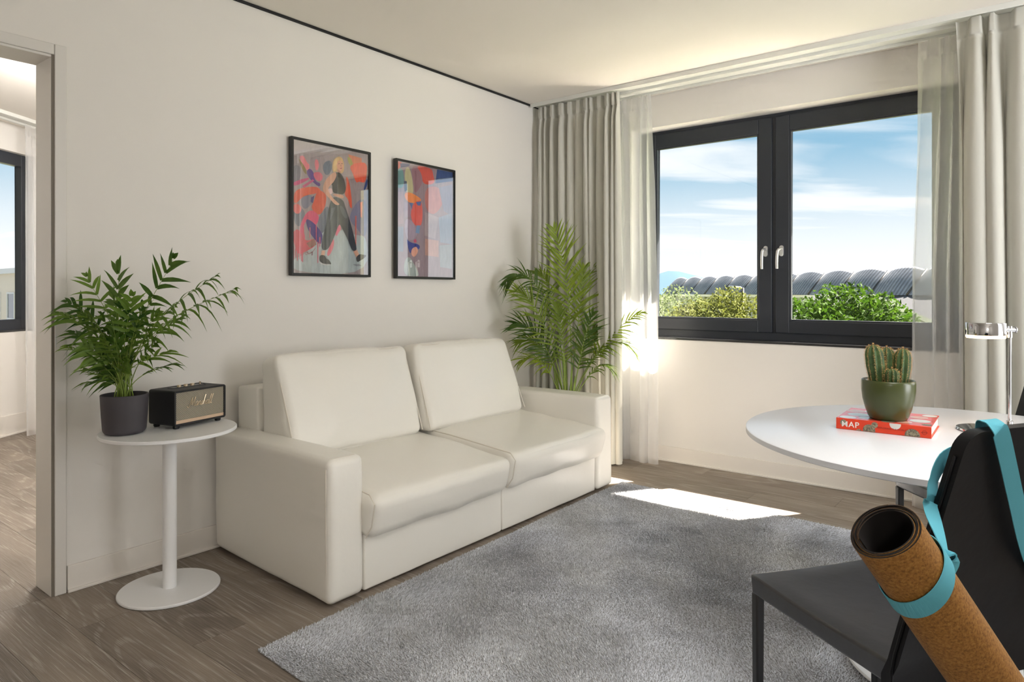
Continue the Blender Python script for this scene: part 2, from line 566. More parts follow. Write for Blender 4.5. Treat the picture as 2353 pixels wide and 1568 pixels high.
# black shadow gap between left wall and ceiling, curtain track on the ceiling
struct(MB().box(0.0, .012, YB, -.002, H - .012, H - .0005).build('trim_1', M_black), 'thin black shadow gap along the ceiling')
tr = MB()
tr.box(.02, 3.9, -.385, -.375, H - .030, H - .0005); tr.box(.02, 3.9, -.375, -.130, H - .012, H - .0005); tr.box(.02, 3.9, -.260, -.245, H - .030, H - .0005); tr.box(.02, 3.9, -.130, -.120, H - .030, H - .0005)
struct(tr.build('trim_2', M_track, bevel=.002), 'white double curtain track on the ceiling')

# doorway lining
door = struct(empty('door_1', (0, DY1, 0)), 'pale steel door frame without its leaf')
def dpart(mb, name, mat, **kw):
    o = mb.build(name, mat, door, **kw); o.location = (0, -DY1, 0); return o
dpart(MB().box(-.160, .006, DY1 - .010, DY1, 0, DZ), 'jamb', M_jamb, bevel=.002)
dpart(MB().box(-.160, .006, DY0, DY0 + .010, 0, DZ), 'jamb', M_jamb, bevel=.002)
dpart(MB().box(-.160, .006, DY0, DY1, DZ - .010, DZ), 'head_jamb', M_jamb, bevel=.002)
for yy0, yy1 in ((DY1 + .001, DY1 + .042), (DY0 - .042, DY0 - .001)):
    dpart(MB().box(0.0, .014, yy0, yy1, 0, DZ + .042), 'casing', M_jamb, bevel=.003)
dpart(MB().box(0.0, .014, DY0, DY1, DZ, DZ + .042), 'head_casing', M_jamb, bevel=.003)
dpart(MB().box(.0, .010, DY1 - .008, DY1 + .004, 0, DZ), 'groove_strip', bsdf_mat('groove_shade', lin(120, 112, 100), .7))  # darker strip stands in for the shadow in the groove beside the jamb
for z0, z1 in ((1.057, 1.105), (.975, 1.023)):
    dpart(MB().box(.010, .0155, DY1 + .002, DY1 + .0075, z0, z1), 'strike_slot', M_alu, bevel=.001)

# ---------------------------------------------------------------- the window
win = struct(empty('window_1', (1.642, .14, WZ0)), 'anthracite two sash window with sky and trees outside')
OFF = (-1.642, -.14, -WZ0)
def wpart(mb, name, mat, parent=None, **kw):
    o = mb.build(name, mat, parent or win, **kw)
    if parent is None: o.location = OFF
    return o
def rect_frame(x0, x1, z0, z1, y0, y1, wl, wr, wb, wt):
    mb = MB()
    mb.box(x0, x0 + wl, y0, y1, z0, z1); mb.box(x1 - wr, x1, y0, y1, z0, z1)
    mb.box(x0 + wl, x1 - wr, y0, y1, z0, z0 + wb); mb.box(x0 + wl, x1 - wr, y0, y1, z1 - wt, z1)
    return mb
fr = rect_frame(WX0, WX1, WZ0 + .002, WZ1, .14, .215, .045, .045, .068, .032)
fr.box(1.615, 1.663, .14, .215, WZ0 + .06, WZ1 - .03)
wpart(fr, 'frame', M_anth, bevel=.003)
def sash(x0, x1, hx, flip):
    s = wpart(rect_frame(x0, x1, .925, 2.346, .124, .190, .088, .088, .080, .098), 'sash', M_anth, bevel=.004)
    rect_frame(x0 + .086, x1 - .086, 1.003, 2.250, .130, .160, .012, .012, .012, .012).build('glazing_bead', M_anth, s, bevel=.002)
    MB().box(x0 + .086, x1 - .086, .160, .166, 1.003, 2.250).build('pane', M_glass, s)
    h = MB()
    # rose plate and lever of the handle
    poly = [(hx + .0135 * math.cos(a) , 1.462 + (.022 if math.sin(a) >= 0 else -.022) + .0135 * math.sin(a)) for a in np.linspace(0, 2 * PI, 24, endpoint=False)]
    n = len(poly)
    h.add([(x, .124, z) for x, z in poly] + [(x, .113, z) for x, z in poly], [tuple(range(n)), tuple(range(n, 2 * n))[::-1]] + [(i, n + i, n + (i + 1) % n, (i + 1) % n) for i in range(n)])
    sg = -.004 if flip else -.006
    h.tube([(hx, .118, 1.474), (hx, .090, 1.474), (hx + sg, .078, 1.470), (hx + 2 * sg, .074, 1.458), (hx + 2.6 * sg, .074, 1.42), (hx + 2.9 * sg, .077, 1.38), (hx + 3.0 * sg, .082, 1.345)], [.008, .0085, .009, .0095, .0095, .009, .0085], 12)
    h.build('handle', M_alu, s, smooth=True)
sash(.703, 1.627, 1.590, True)
sash(1.651, 2.630, 1.692, False)
wpart(MB().box(WX0 + .001, WX1 - .001, -.006, .139, WZ0 + .0005, WZ0 + .016), 'sill', M_sill, bevel=.003)
wpart(MB().hexa([(WX0, .216, .840), (WX1, .216, .840), (WX1, .47, .820), (WX0, .47, .820), (WX0, .216, .872), (WX1, .216, .872), (WX1, .47, .845), (WX0, .47, .845)]), 'outer_sill', M_outsill)
# slab of the storey above that keeps the high sun off the upper half of the window
struct(MB().box(-3, 7, .35, .80, 2.48, 2.62).build('trim_3', M_facade), 'concrete slab edge above the window')

# ---------------------------------------------------------------- bedroom behind the doorway
TB = Vector((-.56, .83, 0)).normalized()
NB = Vector((TB.y, -TB.x, 0))            # into the bedroom
P0 = Vector((-3.69, -2.673, 0))
ang = math.atan2(TB.y, TB.x)
def bed_obj(mb, name, mat, parent=None, **kw):
    o = mb.build(name, mat, parent, **kw)
    if parent is None:
        o.location = P0; o.rotation_euler = (0, 0, ang)
    return o
# local: x along the wall, -y into the room
BX0, BX1 = -1.75, .355
w = MB()
w.box(-4.2, BX0, 0, .14, -.1, H); w.box(BX1, 1.7, 0, .14, -.1, H); w.box(BX0, BX1, 0, .14, -.1, .86); w.box(BX0, BX1, 0, .14, 2.372, H)
struct(bed_obj(w, 'wall_bedroom', M_wall), 'off white bedroom wall around its window')
struct(MB().box(-5.2, -.14, -1.65, -1.5, 0, H).build('wall_bedroom_side', M_wall), 'off white bedroom side wall')
bb = MB(); bb.box(-4.2, 1.7, -.014, 0, 0, .17); bb.box(-4.2, 1.7, -.024, 0, 0, .014)
struct(bed_obj(bb, 'baseboard_bedroom', M_base, bevel=.002), 'white bedroom baseboard')
w2 = empty('window_2', P0, ang, 'anthracite bedroom window seen through the doorway', None, None, 'structure')
rect_frame(BX0, BX1, .862, 2.372, .05, .11, .075, .075, .10, .10).build('frame', M_anth, w2, bevel=.003)
MB().box(BX0 + .07, BX1 - .07, .085, .091, .96, 2.27).build('pane', M_glass, w2)
MB().box(BX0, BX1, -.005, .05, .861, .876).build('sill', M_sill, w2, bevel=.002)
tk = MB(); tk.box(-4.0, 1.2, -.30, -.27, H - .03, H - .0005); tk.box(-4.0, 1.2, -.27, -.17, H - .015, H - .0005); tk.box(-4.0, 1.2, -.17, -.14, H - .03, H - .0005)
struct(bed_obj(tk, 'trim_4', M_track, bevel=.002), 'white curtain track on the bedroom ceiling')

# ================================================================ CURTAINS
def curtain_mesh(name, mat, length, top, bottom, folds, amp, seed, header=.085, edges=None, flare=0.0, per=14, rows=30, drift=.25):
    """hanging cloth along +x in local space; pinch pleats on top, irregular folds below; edges(zf)->(x0 shift, x1 shift)"""
    rg = random.Random(seed)
    n = folds * per
    fa = [rg.uniform(.35, 1.45) for _ in range(folds + 2)]
    fw = [rg.uniform(.5, 1.8) for _ in range(folds)]
    cum = np.cumsum([0] + fw); cum = cum / cum[-1]
    drf = [rg.uniform(-1, 1) for _ in range(folds + 2)]
    zs = [top - (top - bottom) * i / rows for i in range(rows + 1)]
    extra = [top - header * .55, top - header, top - header * 1.25]
    zs = sorted(set(zs + extra), reverse=True)
    V = []
    for z in zs:
        zf = (top - z) / (top - bottom)
        hd = max(0.0, 1 - (top - z) / header)
        pin = math.exp(-((top - z - header) / .05) ** 2)
        e0, e1 = edges(zf) if edges else (0, 0)
        for i in range(n + 1):
            k = i / per
            a = min(int(k), folds - 1); fr_ = k - a
            s0, s1 = cum[a], cum[a + 1]
            s = s0 + (s1 - s0) * fr_
            A = fa[a] * (1 - fr_) + fa[a + 1] * fr_
            ph = 2 * PI * fr_
            sh = math.sin(ph) + .22 * math.sin(2 * ph + drf[a] * 2) * zf
            if hd > 0: sh = math.copysign(min(1, abs(math.sin(ph)) * 2.2), math.sin(ph)) * (1 - .35 * hd)
            sh *= 1 - .45 * pin
            slow = mnoise.noise(Vector((s * 5 + seed, zf * 1.6, seed * .7)))
            x = s * length + (drf[a] * (1 - fr_) + drf[a + 1] * fr_) * drift * length / folds * zf + .25 * length / folds * math.cos(ph) * min(1, zf * 4)
            x = x * (1 + (e1 - e0) / length) + e0
            yv = amp * A * sh * (.8 + .25 * zf) + slow * amp * .8 * zf
            V.append((x, yv, z))
    F = []
    m = n + 1
    for r in range(len(zs) - 1):
        for i in range(n):
            F.append((r * m + i, r * m + i + 1, (r + 1) * m + i + 1, (r + 1) * m + i))
    mb = MB(); mb.add(V, F)
    return mb.mesh(name, mat, 'all')
def curtain(name, loc, rz, label, group, *a, **kw):
    me = curtain_mesh(name, *a, **kw)
    o = link(name, me); o.location = loc; o.rotation_euler = (0, 0, rz)
    return prop(o, label, 'curtain', group)
curtain('drape', (.025, -.320, 0), 0, 'grey blackout drape in the corner behind the palm', 'window curtains', M_drape, .715, H - .028, .012, 12, .050, 3, edges=lambda z: (0, .02 * z))
curtain('sheer_curtain', (.42, -.150, 0), 0, 'white sheer curtain next to the corner drape, bright with sunlight', 'window curtains', M_sheer, .470, H - .035, .008, 7, .034, 8, edges=lambda z: (0, .03 * min(1, z * 1.6)))
curtain('sheer_curtain', (2.500, -.150, 0), 0, 'white sheer curtain hanging behind the cactus', 'window curtains', M_sheer, .70, H - .035, .008, 9, .030, 12, edges=lambda z: (-.045 * min(1, z * 2), 0))
curtain('drape', (2.690, -.330, 0), 0, 'grey blackout drape behind the chrome table lamp', 'window curtains', M_drape, 1.05, H - .028, .012, 10, .056, 21, edges=lambda z: (.03 * z, 0))
oB = P0 + TB * .02 + NB * .0
curtain('sheer_curtain', oB + Vector((TB.y, -TB.x, 0)) * .20, ang, 'white sheer curtain beside the bedroom window', None, M_sheer, .55, H - .03, .008, 6, .028, 31)

# ================================================================ SOFA
sofa = empty('sofa', (.5, -1.85, 0), 0, 'cream leather two seat sofa against the left wall', 'sofa')
SO = (-.5, 1.85, 0)
def sp(o):
    o.location = SO; return o
Z0 = .012
sp(MB().box(.06, .90, -2.70, -.99, Z0, .23).build('base', M_dark, sofa))
sp(soft('arm', [(.03, -2.84, Z0), (.96, -2.894, Z0), (.957, -2.722, Z0), (.03, -2.690, Z0), (.03, -2.845, .552), (.955, -2.894, .556), (.952, -2.722, .556), (.03, -2.690, .552)], M_sofa, sofa, .028, bulge=(.004, .006, .006), wrinkle=.002, seed=1))
sp(soft('arm', [(.03, -.985, Z0), (.962, -.972, Z0), (.958, -.790, Z0), (.03, -.800, Z0), (.03, -.985, .556), (.957, -.972, .562), (.953, -.790, .562), (.03, -.800, .556)], M_sofa, sofa, .028, bulge=(.004, .006, .006), wrinkle=.002, seed=2))
sp(soft('back_frame', [(.028, -2.725, .02), (.215, -2.725, .02), (.215, -.975, .02), (.028, -.975, .02), (.028, -2.725, .745), (.195, -2.725, .752), (.195, -.975, .752), (.028, -.975, .745)], M_sofa, sofa, .012, bulge=(.002, .002, .003)))
for a, b, s in ((-2.717, -1.858, 3), (-1.854, -.976, 4)):
    sp(soft('front_panel', [(.90, a, Z0), (.945, a, Z0), (.945, b, Z0), (.90, b, Z0), (.90, a, .29), (.945, a, .29), (.945, b, .29), (.90, b, .29)], M_sofa, sofa, .010, bulge=(.004, 0, 0), wrinkle=.0015, seed=s))
for ya, yb, zz in ((-2.892, -2.726, .550), (-.968, -.794, .556)):
    q = [(.936, ya + .002, .03), (.934, ya + .0005, zz - .03), (.930, ya + .010, zz - .006), (.929, ya + .03, zz + .0055), (.929, yb - .03, zz + .0055), (.930, yb - .010, zz - .006), (.934, yb - .0005, zz - .03), (.936, yb - .002, .03)]
    sp(MB().tube(q, .0022, 6).build('piping', M_sofaseam, sofa, smooth=True))
def seat(a, b, a2, b2, s):
    o = sp(soft('seat_cushion', [(.30, a, .27), (.985, a2, .212), (.985, b2, .208), (.30, b, .27), (.30, a, .452), (1.030, a2, .392), (1.030, b2, .388), (.30, b, .452)], M_sofa, sofa, .050, seg_in=16, seg_r=5, bulge=(.012, .0, .020), wrinkle=.006, seed=s))
    # welted seam along the front edges
    z1, x1 = .392, 1.030
    MB().tube([(.97, a2 + .004, .23), (1.006, a2 + .004, .28), (1.022, a2 + .006, .37), (.99, a2 + .007, .402), (.6, a + .004, .44), (.35, a + .004, .455)], .003, 6).build('piping', M_sofaseam, o, smooth=True)
seat(-2.716, -1.862, -2.735, -1.858, 5)
seat(-1.856, -.975, -1.852, -.948, 6)
def backc(a0, b0, a1, b1, s):
    c = [(.218, a0, .44), (.492, a0, .445), (.472, b0, .445), (.218, b0, .44), (.196, a1, .885), (.335, a1, .908), (.322, b1, .902), (.196, b1, .882)]
    o = sp(soft('back_cushion', c, M_sofa, sofa, .045, seg_in=16, seg_r=5, bulge=(.026, .0, .010), wrinkle=.007, seed=s))
    e = [Vector(c[1]) + Vector((-.012, .012, .02)), Vector(c[5]) + Vector((-.012, .012, -.03)), Vector(c[5]) + Vector((-.012, .045, -.012)), Vector(c[6]) + Vector((-.012, -.045, -.012)), Vector(c[6]) + Vector((-.012, -.012, -.03)), Vector(c[2]) + Vector((-.012, -.012, .02))]
    MB().tube(e, .003, 6).build('piping', M_sofaseam, o, smooth=True)
backc(-2.722, -1.915, -2.722, -1.905, 7)
backc(-1.898, -1.020, -1.872, -1.040, 8)

# ================================================================ PICTURES
def stroke_poly(q, u0, v0, w, h):
    return [(u0 + w * q[i], v0 + h * q[i + 1]) for i in range(0, len(q), 2)]
def smooth_poly(p, it=2):
    for _ in range(it):
        r = []
        for i in range(len(p)):
            a, b = p[i], p[(i + 1) % len(p)]
            r += [(a[0] * .75 + b[0] * .25, a[1] * .75 + b[1] * .25), (a[0] * .25 + b[0] * .75, a[1] * .25 + b[1] * .75)]
        p = r
    return p
def picture(y0, y1, z0, z1, art, bgc, label, sig=None, turn=0.0):
    # hangs a touch off the wall at its left edge
    o = empty('framed_poster', (math.sin(turn) * (y1 - y0) / 2, (y0 + y1) / 2, z0), turn, label, 'picture', 'framed posters above the sofa')
    W, HH = y1 - y0, z1 - z0
    t = .013
    f = MB()
    for a, b, c, d in ((-W / 2, -W / 2 + t, 0, HH), (W / 2 - t, W / 2, 0, HH), (-W / 2 + t, W / 2 - t, 0, t), (-W / 2 + t, W / 2 - t, HH - t, HH)):
        f.box(.003, .030, a, b, c, d)
    f.build('frame', M_frame, o, bevel=.0015)
    iw, ih = W - 2 * t, HH - 2 * t
    bm = bmesh.new()
    lay = bm.loops.layers.color.new('Col') if False else None
    cols = []
    def face(pts, x, col):
        vs_ = [bm.verts.new((x, p[0], p[1])) for p in pts]
        fc = bm.faces.new(vs_)
        if fc.normal.dot(Vector((1, 0, 0))) < 0 or True:
            fc.normal_update()
            if fc.normal.x < 0: fc.normal_flip()
        cols.append(col)
    def board(pts, x, col): face(pts, x, col)
    U0, V0 = -iw / 2, t
    board([(U0, V0), (U0 + iw, V0), (U0 + iw, V0 + ih), (U0, V0 + ih)], .016, lin(*bgc))
    k = 1
    for col, q in art:
        p = stroke_poly([min(max(x, .002), .998) for x in q], U0, V0, iw, ih)
        if len(p) > 4: p = smooth_poly(p)
        face(p, .016 + .00004 * k, lin(*col)); k += 1
    if sig:
        p = stroke_poly(sig, U0, V0, iw, ih)
        for a, b in zip(p[:-1], p[1:]):
            d = Vector((b[0] - a[0], b[1] - a[1])); nn = Vector((-d.y, d.x)).normalized() * .0009
            face([(a[0] + nn.x, a[1] + nn.y), (a[0] - nn.x, a[1] - nn.y), (b[0] - nn.x, b[1] - nn.y), (b[0] + nn.x, b[1] + nn.y)], .016 + .00004 * k, lin(150, 50, 80))
    me = bpy.data.meshes.new('print')
    bm.to_mesh(me); bm.free()
    ca = me.color_attributes.new('Col', 'FLOAT_COLOR', 'CORNER')
    for pl, c in zip(me.polygons, cols):
        for li in pl.loop_indices:
            ca.data[li].color = c
    me.materials.append(M_art)
    link('print', me, o)
    MB().add([(.0255, U0, V0), (.0255, U0 + iw, V0), (.0255, U0 + iw, V0 + ih), (.0255, U0, V0 + ih)], [(0, 1, 2, 3)]).build('glass', M_picglass, o)
    MB().box(.0035, .015, U0, U0 + iw, V0, V0 + ih).build('backing_board', M_frame, o)
    return o
ART1=[((182,192,194),[0.0,0.103,0.142,0.136,0.251,0.221,0.376,0.353,0.542,0.309,0.621,0.366,0.81,0.322,0.999,0.323,1.0,-0.0,0.0,-0.0]),((122,126,140),[0.001,0.513,0.131,0.493,0.167,0.437,0.095,0.345,0.024,0.37]),((112,122,138),[0.39,0.865,0.467,0.896,0.505,0.877,0.492,0.807,0.428,0.763,0.377,0.811]),((140,136,146),[0.002,0.802,0.084,0.817,0.114,0.769,0.084,0.694,0.013,0.658]),((118,124,138),[0.313,0.432,0.465,0.562,0.452,0.403,0.376,0.301,0.326,0.35]),((128,128,150),[0.119,0.609,0.252,0.605,0.24,0.531,0.155,0.48,0.101,0.52]),((142,140,164),[0.729,0.473,0.867,0.624,0.994,0.618,0.992,0.354,0.935,0.304,0.838,0.386,0.769,0.413]),((232,128,140),[0.084,0.883,0.138,0.896,0.18,0.842,0.216,0.831,0.198,0.778,0.144,0.802,0.114,0.835]),((150,132,84),[0.072,0.867,0.096,0.855,0.168,0.797,0.18,0.747,0.132,0.771]),((230,135,145),[0.278,0.883,0.321,0.88,0.333,0.829,0.302,0.788,0.278,0.816]),((102,72,146),[0.17,0.775,0.216,0.809,0.271,0.77,0.28,0.712,0.352,0.703,0.339,0.669,0.253,0.702,0.198,0.734]),((228,120,140),[0.253,0.776,0.34,0.792,0.39,0.76,0.352,0.711,0.277,0.726]),((206,82,132),[0.007,0.679,0.192,0.733,0.216,0.721,0.048,0.654,0.007,0.658]),((206,90,140),[0.119,0.66,0.253,0.724,0.271,0.715,0.143,0.648]),((224,102,78),[0.036,0.631,0.277,0.674,0.352,0.658,0.339,0.627,0.143,0.589,0.083,0.548,0.036,0.516,0.013,0.543]),((222,100,76),[0.314,0.655,0.427,0.627,0.421,0.544,0.364,0.465,0.301,0.453,0.227,0.5,0.264,0.555]),((226,118,116),[0.007,0.506,0.06,0.528,0.121,0.493,0.089,0.445,0.019,0.449]),((70,60,130),[0.228,0.581,0.271,0.6,0.252,0.539,0.222,0.551]),((222,88,128),[0.203,0.498,0.338,0.456,0.313,0.387,0.251,0.354,0.167,0.408,0.13,0.34,0.166,0.254,0.094,0.229,0.083,0.359]),((84,58,138),[0.161,0.422,0.264,0.392,0.376,0.316,0.369,0.263,0.35,0.217,0.239,0.287,0.178,0.35]),((216,94,112),[0.007,0.312,0.083,0.337,0.154,0.239,0.276,0.274,0.3,0.215,0.142,0.158,0.071,0.134,0.012,0.233]),((160,110,100),[0.172,0.229,0.27,0.27,0.298,0.223,0.214,0.193]),((218,92,116),[0.01,0.197,0.021,0.197,0.02,0.103,0.012,0.103]),((218,92,116),[0.032,0.183,0.044,0.183,0.042,0.118,0.034,0.118]),((218,92,116),[0.055,0.169,0.067,0.17,0.066,0.094,0.057,0.094]),((218,92,116),[0.084,0.185,0.095,0.185,0.094,0.105,0.086,0.105]),((218,92,116),[0.105,0.171,0.117,0.172,0.115,0.091,0.107,0.091]),((218,92,116),[0.119,0.179,0.131,0.179,0.13,0.083,0.121,0.083]),((218,92,116),[0.309,0.245,0.322,0.246,0.32,0.082,0.311,0.082]),((218,92,116),[0.334,0.284,0.347,0.284,0.345,0.21,0.336,0.209]),((218,92,116),[0.132,0.347,0.144,0.348,0.142,0.275,0.134,0.274]),((218,92,116),[0.209,0.351,0.221,0.352,0.219,0.271,0.211,0.271]),((218,92,116),[0.288,0.371,0.301,0.371,0.299,0.245,0.291,0.245]),((228,108,82),[0.683,0.788,0.717,0.783,0.757,0.678,0.777,0.539,0.749,0.537,0.716,0.612,0.662,0.639,0.703,0.72]),((216,134,98),[0.717,0.97,0.91,0.96,0.91,0.921,0.812,0.855]),((172,172,94),[0.704,0.953,0.758,0.943,0.792,0.892,0.758,0.873,0.717,0.908]),((230,108,84),[0.731,0.87,0.813,0.91,0.995,0.938,0.98,0.808,0.952,0.758,0.867,0.766,0.84,0.748,0.798,0.791,0.785,0.821]),((64,84,142),[0.98,0.792,0.997,0.794,0.994,0.746,0.951,0.694,0.937,0.709]),((226,140,130),[0.887,0.594,0.923,0.604,0.916,0.469,0.894,0.476]),((220,120,110),[0.817,0.479,0.835,0.48,0.831,0.236,0.82,0.236]),((226,112,142),[0.595,0.411,0.628,0.363,0.581,0.326,0.568,0.302,0.535,0.308]),((226,112,130),[0.522,0.293,0.529,0.224,0.464,0.139,0.426,0.145,0.464,0.214]),((226,196,198),[0.44,0.666,0.498,0.679,0.511,0.642,0.479,0.624,0.453,0.637]),((216,184,128),[0.505,0.862,0.525,0.91,0.584,0.939,0.637,0.934,0.663,0.886,0.66,0.832,0.636,0.806,0.597,0.81,0.544,0.813,0.518,0.802,0.503,0.831]),((196,150,128),[0.564,0.838,0.61,0.835,0.616,0.804,0.564,0.807]),((226,176,150),[0.557,0.883,0.597,0.913,0.643,0.901,0.651,0.862,0.63,0.827,0.597,0.822,0.564,0.845]),((90,60,50),[0.581,0.879,0.602,0.885,0.603,0.881,0.582,0.876]),((90,60,50),[0.621,0.887,0.642,0.887,0.642,0.883,0.621,0.883]),((176,84,84),[0.603,0.847,0.636,0.854,0.626,0.842,0.607,0.841]),((196,140,118),[0.613,0.877,0.621,0.878,0.626,0.862,0.61,0.859]),((228,198,144),[0.525,0.902,0.584,0.933,0.597,0.913,0.56,0.883,0.555,0.829,0.525,0.811,0.513,0.848]),((52,52,58),[0.544,0.805,0.597,0.814,0.649,0.785,0.683,0.718,0.686,0.672,0.649,0.638,0.583,0.64,0.504,0.641,0.505,0.702,0.485,0.708,0.544,0.759]),((222,172,148),[0.504,0.634,0.656,0.638,0.655,0.607,0.596,0.61,0.517,0.623]),((72,76,84),[0.504,0.618,0.649,0.599,0.675,0.547,0.729,0.458,0.782,0.352,0.83,0.236,0.837,0.197,0.775,0.187,0.714,0.278,0.648,0.352,0.595,0.411,0.542,0.316,0.477,0.222,0.426,0.183,0.356,0.188,0.375,0.286,0.427,0.401,0.452,0.516]),((104,110,118),[0.595,0.557,0.662,0.531,0.715,0.457,0.675,0.446,0.622,0.489]),((96,102,112),[0.491,0.519,0.543,0.53,0.491,0.443,0.458,0.395]),((216,168,144),[0.492,0.792,0.544,0.813,0.564,0.784,0.518,0.726,0.466,0.691,0.44,0.659,0.491,0.61,0.556,0.577,0.611,0.554,0.543,0.545,0.466,0.593,0.389,0.632,0.374,0.668,0.415,0.739]),((220,172,150),[0.363,0.18,0.407,0.182,0.4,0.144,0.356,0.143]),((220,172,150),[0.789,0.188,0.844,0.202,0.871,0.167,0.83,0.142]),((60,58,62),[0.335,0.142,0.388,0.148,0.438,0.123,0.487,0.086,0.483,0.071,0.387,0.073,0.331,0.097]),((206,206,206),[0.331,0.096,0.387,0.076,0.487,0.077,0.476,0.067,0.375,0.067,0.328,0.085]),((150,156,164),[0.398,0.144,0.426,0.138,0.451,0.112,0.425,0.119]),((62,60,66),[0.825,0.142,0.878,0.171,0.934,0.165,0.981,0.163,0.948,0.138,0.878,0.112,0.843,0.099]),((150,152,158),[0.781,0.082,0.864,0.088,0.913,0.074,0.836,0.068])]
SIG=[0.184,0.161,0.163,0.157,0.159,0.142,0.175,0.141,0.185,0.158,0.188,0.167,0.19,0.145,0.197,0.155,0.204,0.147,0.214,0.159,0.218,0.15,0.229,0.164,0.231,0.155,0.244,0.169,0.246,0.142,0.236,0.139,0.253,0.171,0.261,0.181,0.271,0.18,0.268,0.187,0.284,0.197]
ART2=[((212,100,86),[-0.0,0.999,0.087,0.996,0.059,0.953,-0.0,0.897]),((74,80,124),[0.059,0.983,0.227,0.999,0.213,0.976,0.073,0.947]),((124,164,164),[-0.0,0.912,0.059,0.946,0.121,0.923,0.128,0.777,-0.0,0.76]),((196,190,152),[0.128,0.945,0.227,0.977,0.298,0.753,0.226,0.711,0.156,0.742]),((92,98,122),[0.121,0.835,0.17,0.839,0.177,0.759,0.135,0.741]),((164,126,136),[0.242,0.986,0.401,0.994,0.475,0.88,0.313,0.724,0.284,0.811]),((214,98,84),[0.314,1.0,0.604,0.998,0.627,0.954,0.672,0.858,0.445,0.832,0.431,0.929]),((62,88,142),[0.704,1.0,1.0,1.0,0.999,0.917,0.672,0.866]),((236,152,92),[0.131,0.733,0.227,0.748,0.429,0.703,0.4,0.671,0.226,0.645,0.142,0.683]),((226,112,102),[0.269,0.655,0.437,0.703,0.443,0.464,0.326,0.443,0.226,0.52]),((170,150,164),[0.13,0.653,0.269,0.647,0.226,0.527,0.141,0.522]),((110,130,180),[0.212,0.651,0.269,0.655,0.262,0.595]),((90,120,180),[0.327,0.666,0.414,0.679,0.407,0.641,0.356,0.638]),((176,160,176),[0.13,0.514,0.283,0.493,0.369,0.371,0.225,0.307,0.141,0.362]),((130,160,196),[0.34,0.459,0.399,0.462,0.383,0.387,0.318,0.391]),((64,74,152),[0.155,0.341,0.225,0.3,0.398,0.29,0.383,0.238,0.267,0.257,0.225,0.183]),((212,96,122),[0.282,0.324,0.325,0.336,0.339,0.307,0.296,0.302]),((232,176,154),[0.253,0.249,0.339,0.274,0.368,0.223,0.296,0.166,0.239,0.198]),((176,186,182),[0.126,0.137,0.21,0.183,0.295,0.111,0.367,0.038,0.381,0.001,0.119,0.0]),((196,132,128),[0.474,0.812,0.734,0.848,0.86,0.733,0.67,0.566,0.488,0.601]),((150,150,172),[0.734,0.832,0.99,0.884,0.987,0.584,0.827,0.621]),((180,164,168),[0.488,0.586,0.732,0.554,0.668,0.352,0.472,0.375]),((158,166,182),[0.732,0.554,0.987,0.615,0.984,0.316,0.761,0.325]),((196,156,146),[0.486,0.346,0.73,0.339,0.728,0.186,0.485,0.196]),((166,172,176),[0.745,0.294,0.984,0.316,0.981,0.082,0.759,0.095]),((176,150,156),[0.004,0.731,0.114,0.739,0.113,0.463,0.003,0.443]),((150,156,170),[0.003,0.429,0.113,0.434,0.113,0.217,0.003,0.214])]

picture(-2.437, -1.913, 1.277, 1.988, ART1, (170, 158, 160), 'black framed poster of a striding blonde woman in black clothes', SIG, math.radians(.8))
picture(-1.733, -1.209, 1.274, 1.984, ART2, (164, 146, 154), 'black framed abstract poster whose glass mirrors the bright window', None, math.radians(1.4))

# ================================================================ SIDE TABLE AND WHAT STANDS ON IT
def disc(r, z0, z1, bev=.003):
    return [(0, z0), (r - bev, z0), (r, z0 + bev), (r, z1 - bev), (r - bev, z1), (0, z1)]
st = empty('side_table', (.30, -3.172, 0), 0, 'small round white pedestal side table beside the sofa', 'table')
MB().lathe(disc(.187, .001, .013), 64).build('base', M_white, st, smooth=True)
MB().lathe([(0, .013), (.026, .013), (.026, .632), (0, .632)], 32).build('column', M_white, st, smooth=True)
MB().lathe(disc(.250, .631, .645), 72).build('tabletop', M_white, st, smooth=True)
TZ = .645

def pot_profile(r0, r1, h, th, soil_z, rb=.02):
    p = [(0, 0), (r0 - rb, 0)]
    for i in range(1, 7):
        a = PI / 2 * i / 6
        p.append((r0 - rb + rb * math.sin(a), rb - rb * math.cos(a)))
    p += [(r0 + (r1 - r0) * .5, h * .5), (r1, h - .002), (r1 - .001, h), (r1 - th + .001, h), (r1 - th, h - .002), (r1 - th - .002, soil_z)]
    return p
def soil_disc(r, z, seed):
    mb = MB(); v = [(0, 0, z + .004)]; f = []
    rg = random.Random(seed)
    rings = 6; seg = 36
    for i in range(1, rings + 1):
        for k in range(seg):
            a = 2 * PI * k / seg
            v.append((r * i / rings * math.cos(a), r * i / rings * math.sin(a), z + (rg.uniform(-.004, .006) if i < rings else -.002)))
    for k in range(seg):
        f.append((0, 1 + k, 1 + (k + 1) % seg))
        for i in range(rings - 1):
            a = 1 + i * seg + k; b = 1 + i * seg + (k + 1) % seg
            f.append((a, a + seg, b + seg, b))
    mb.add(v, f); return mb

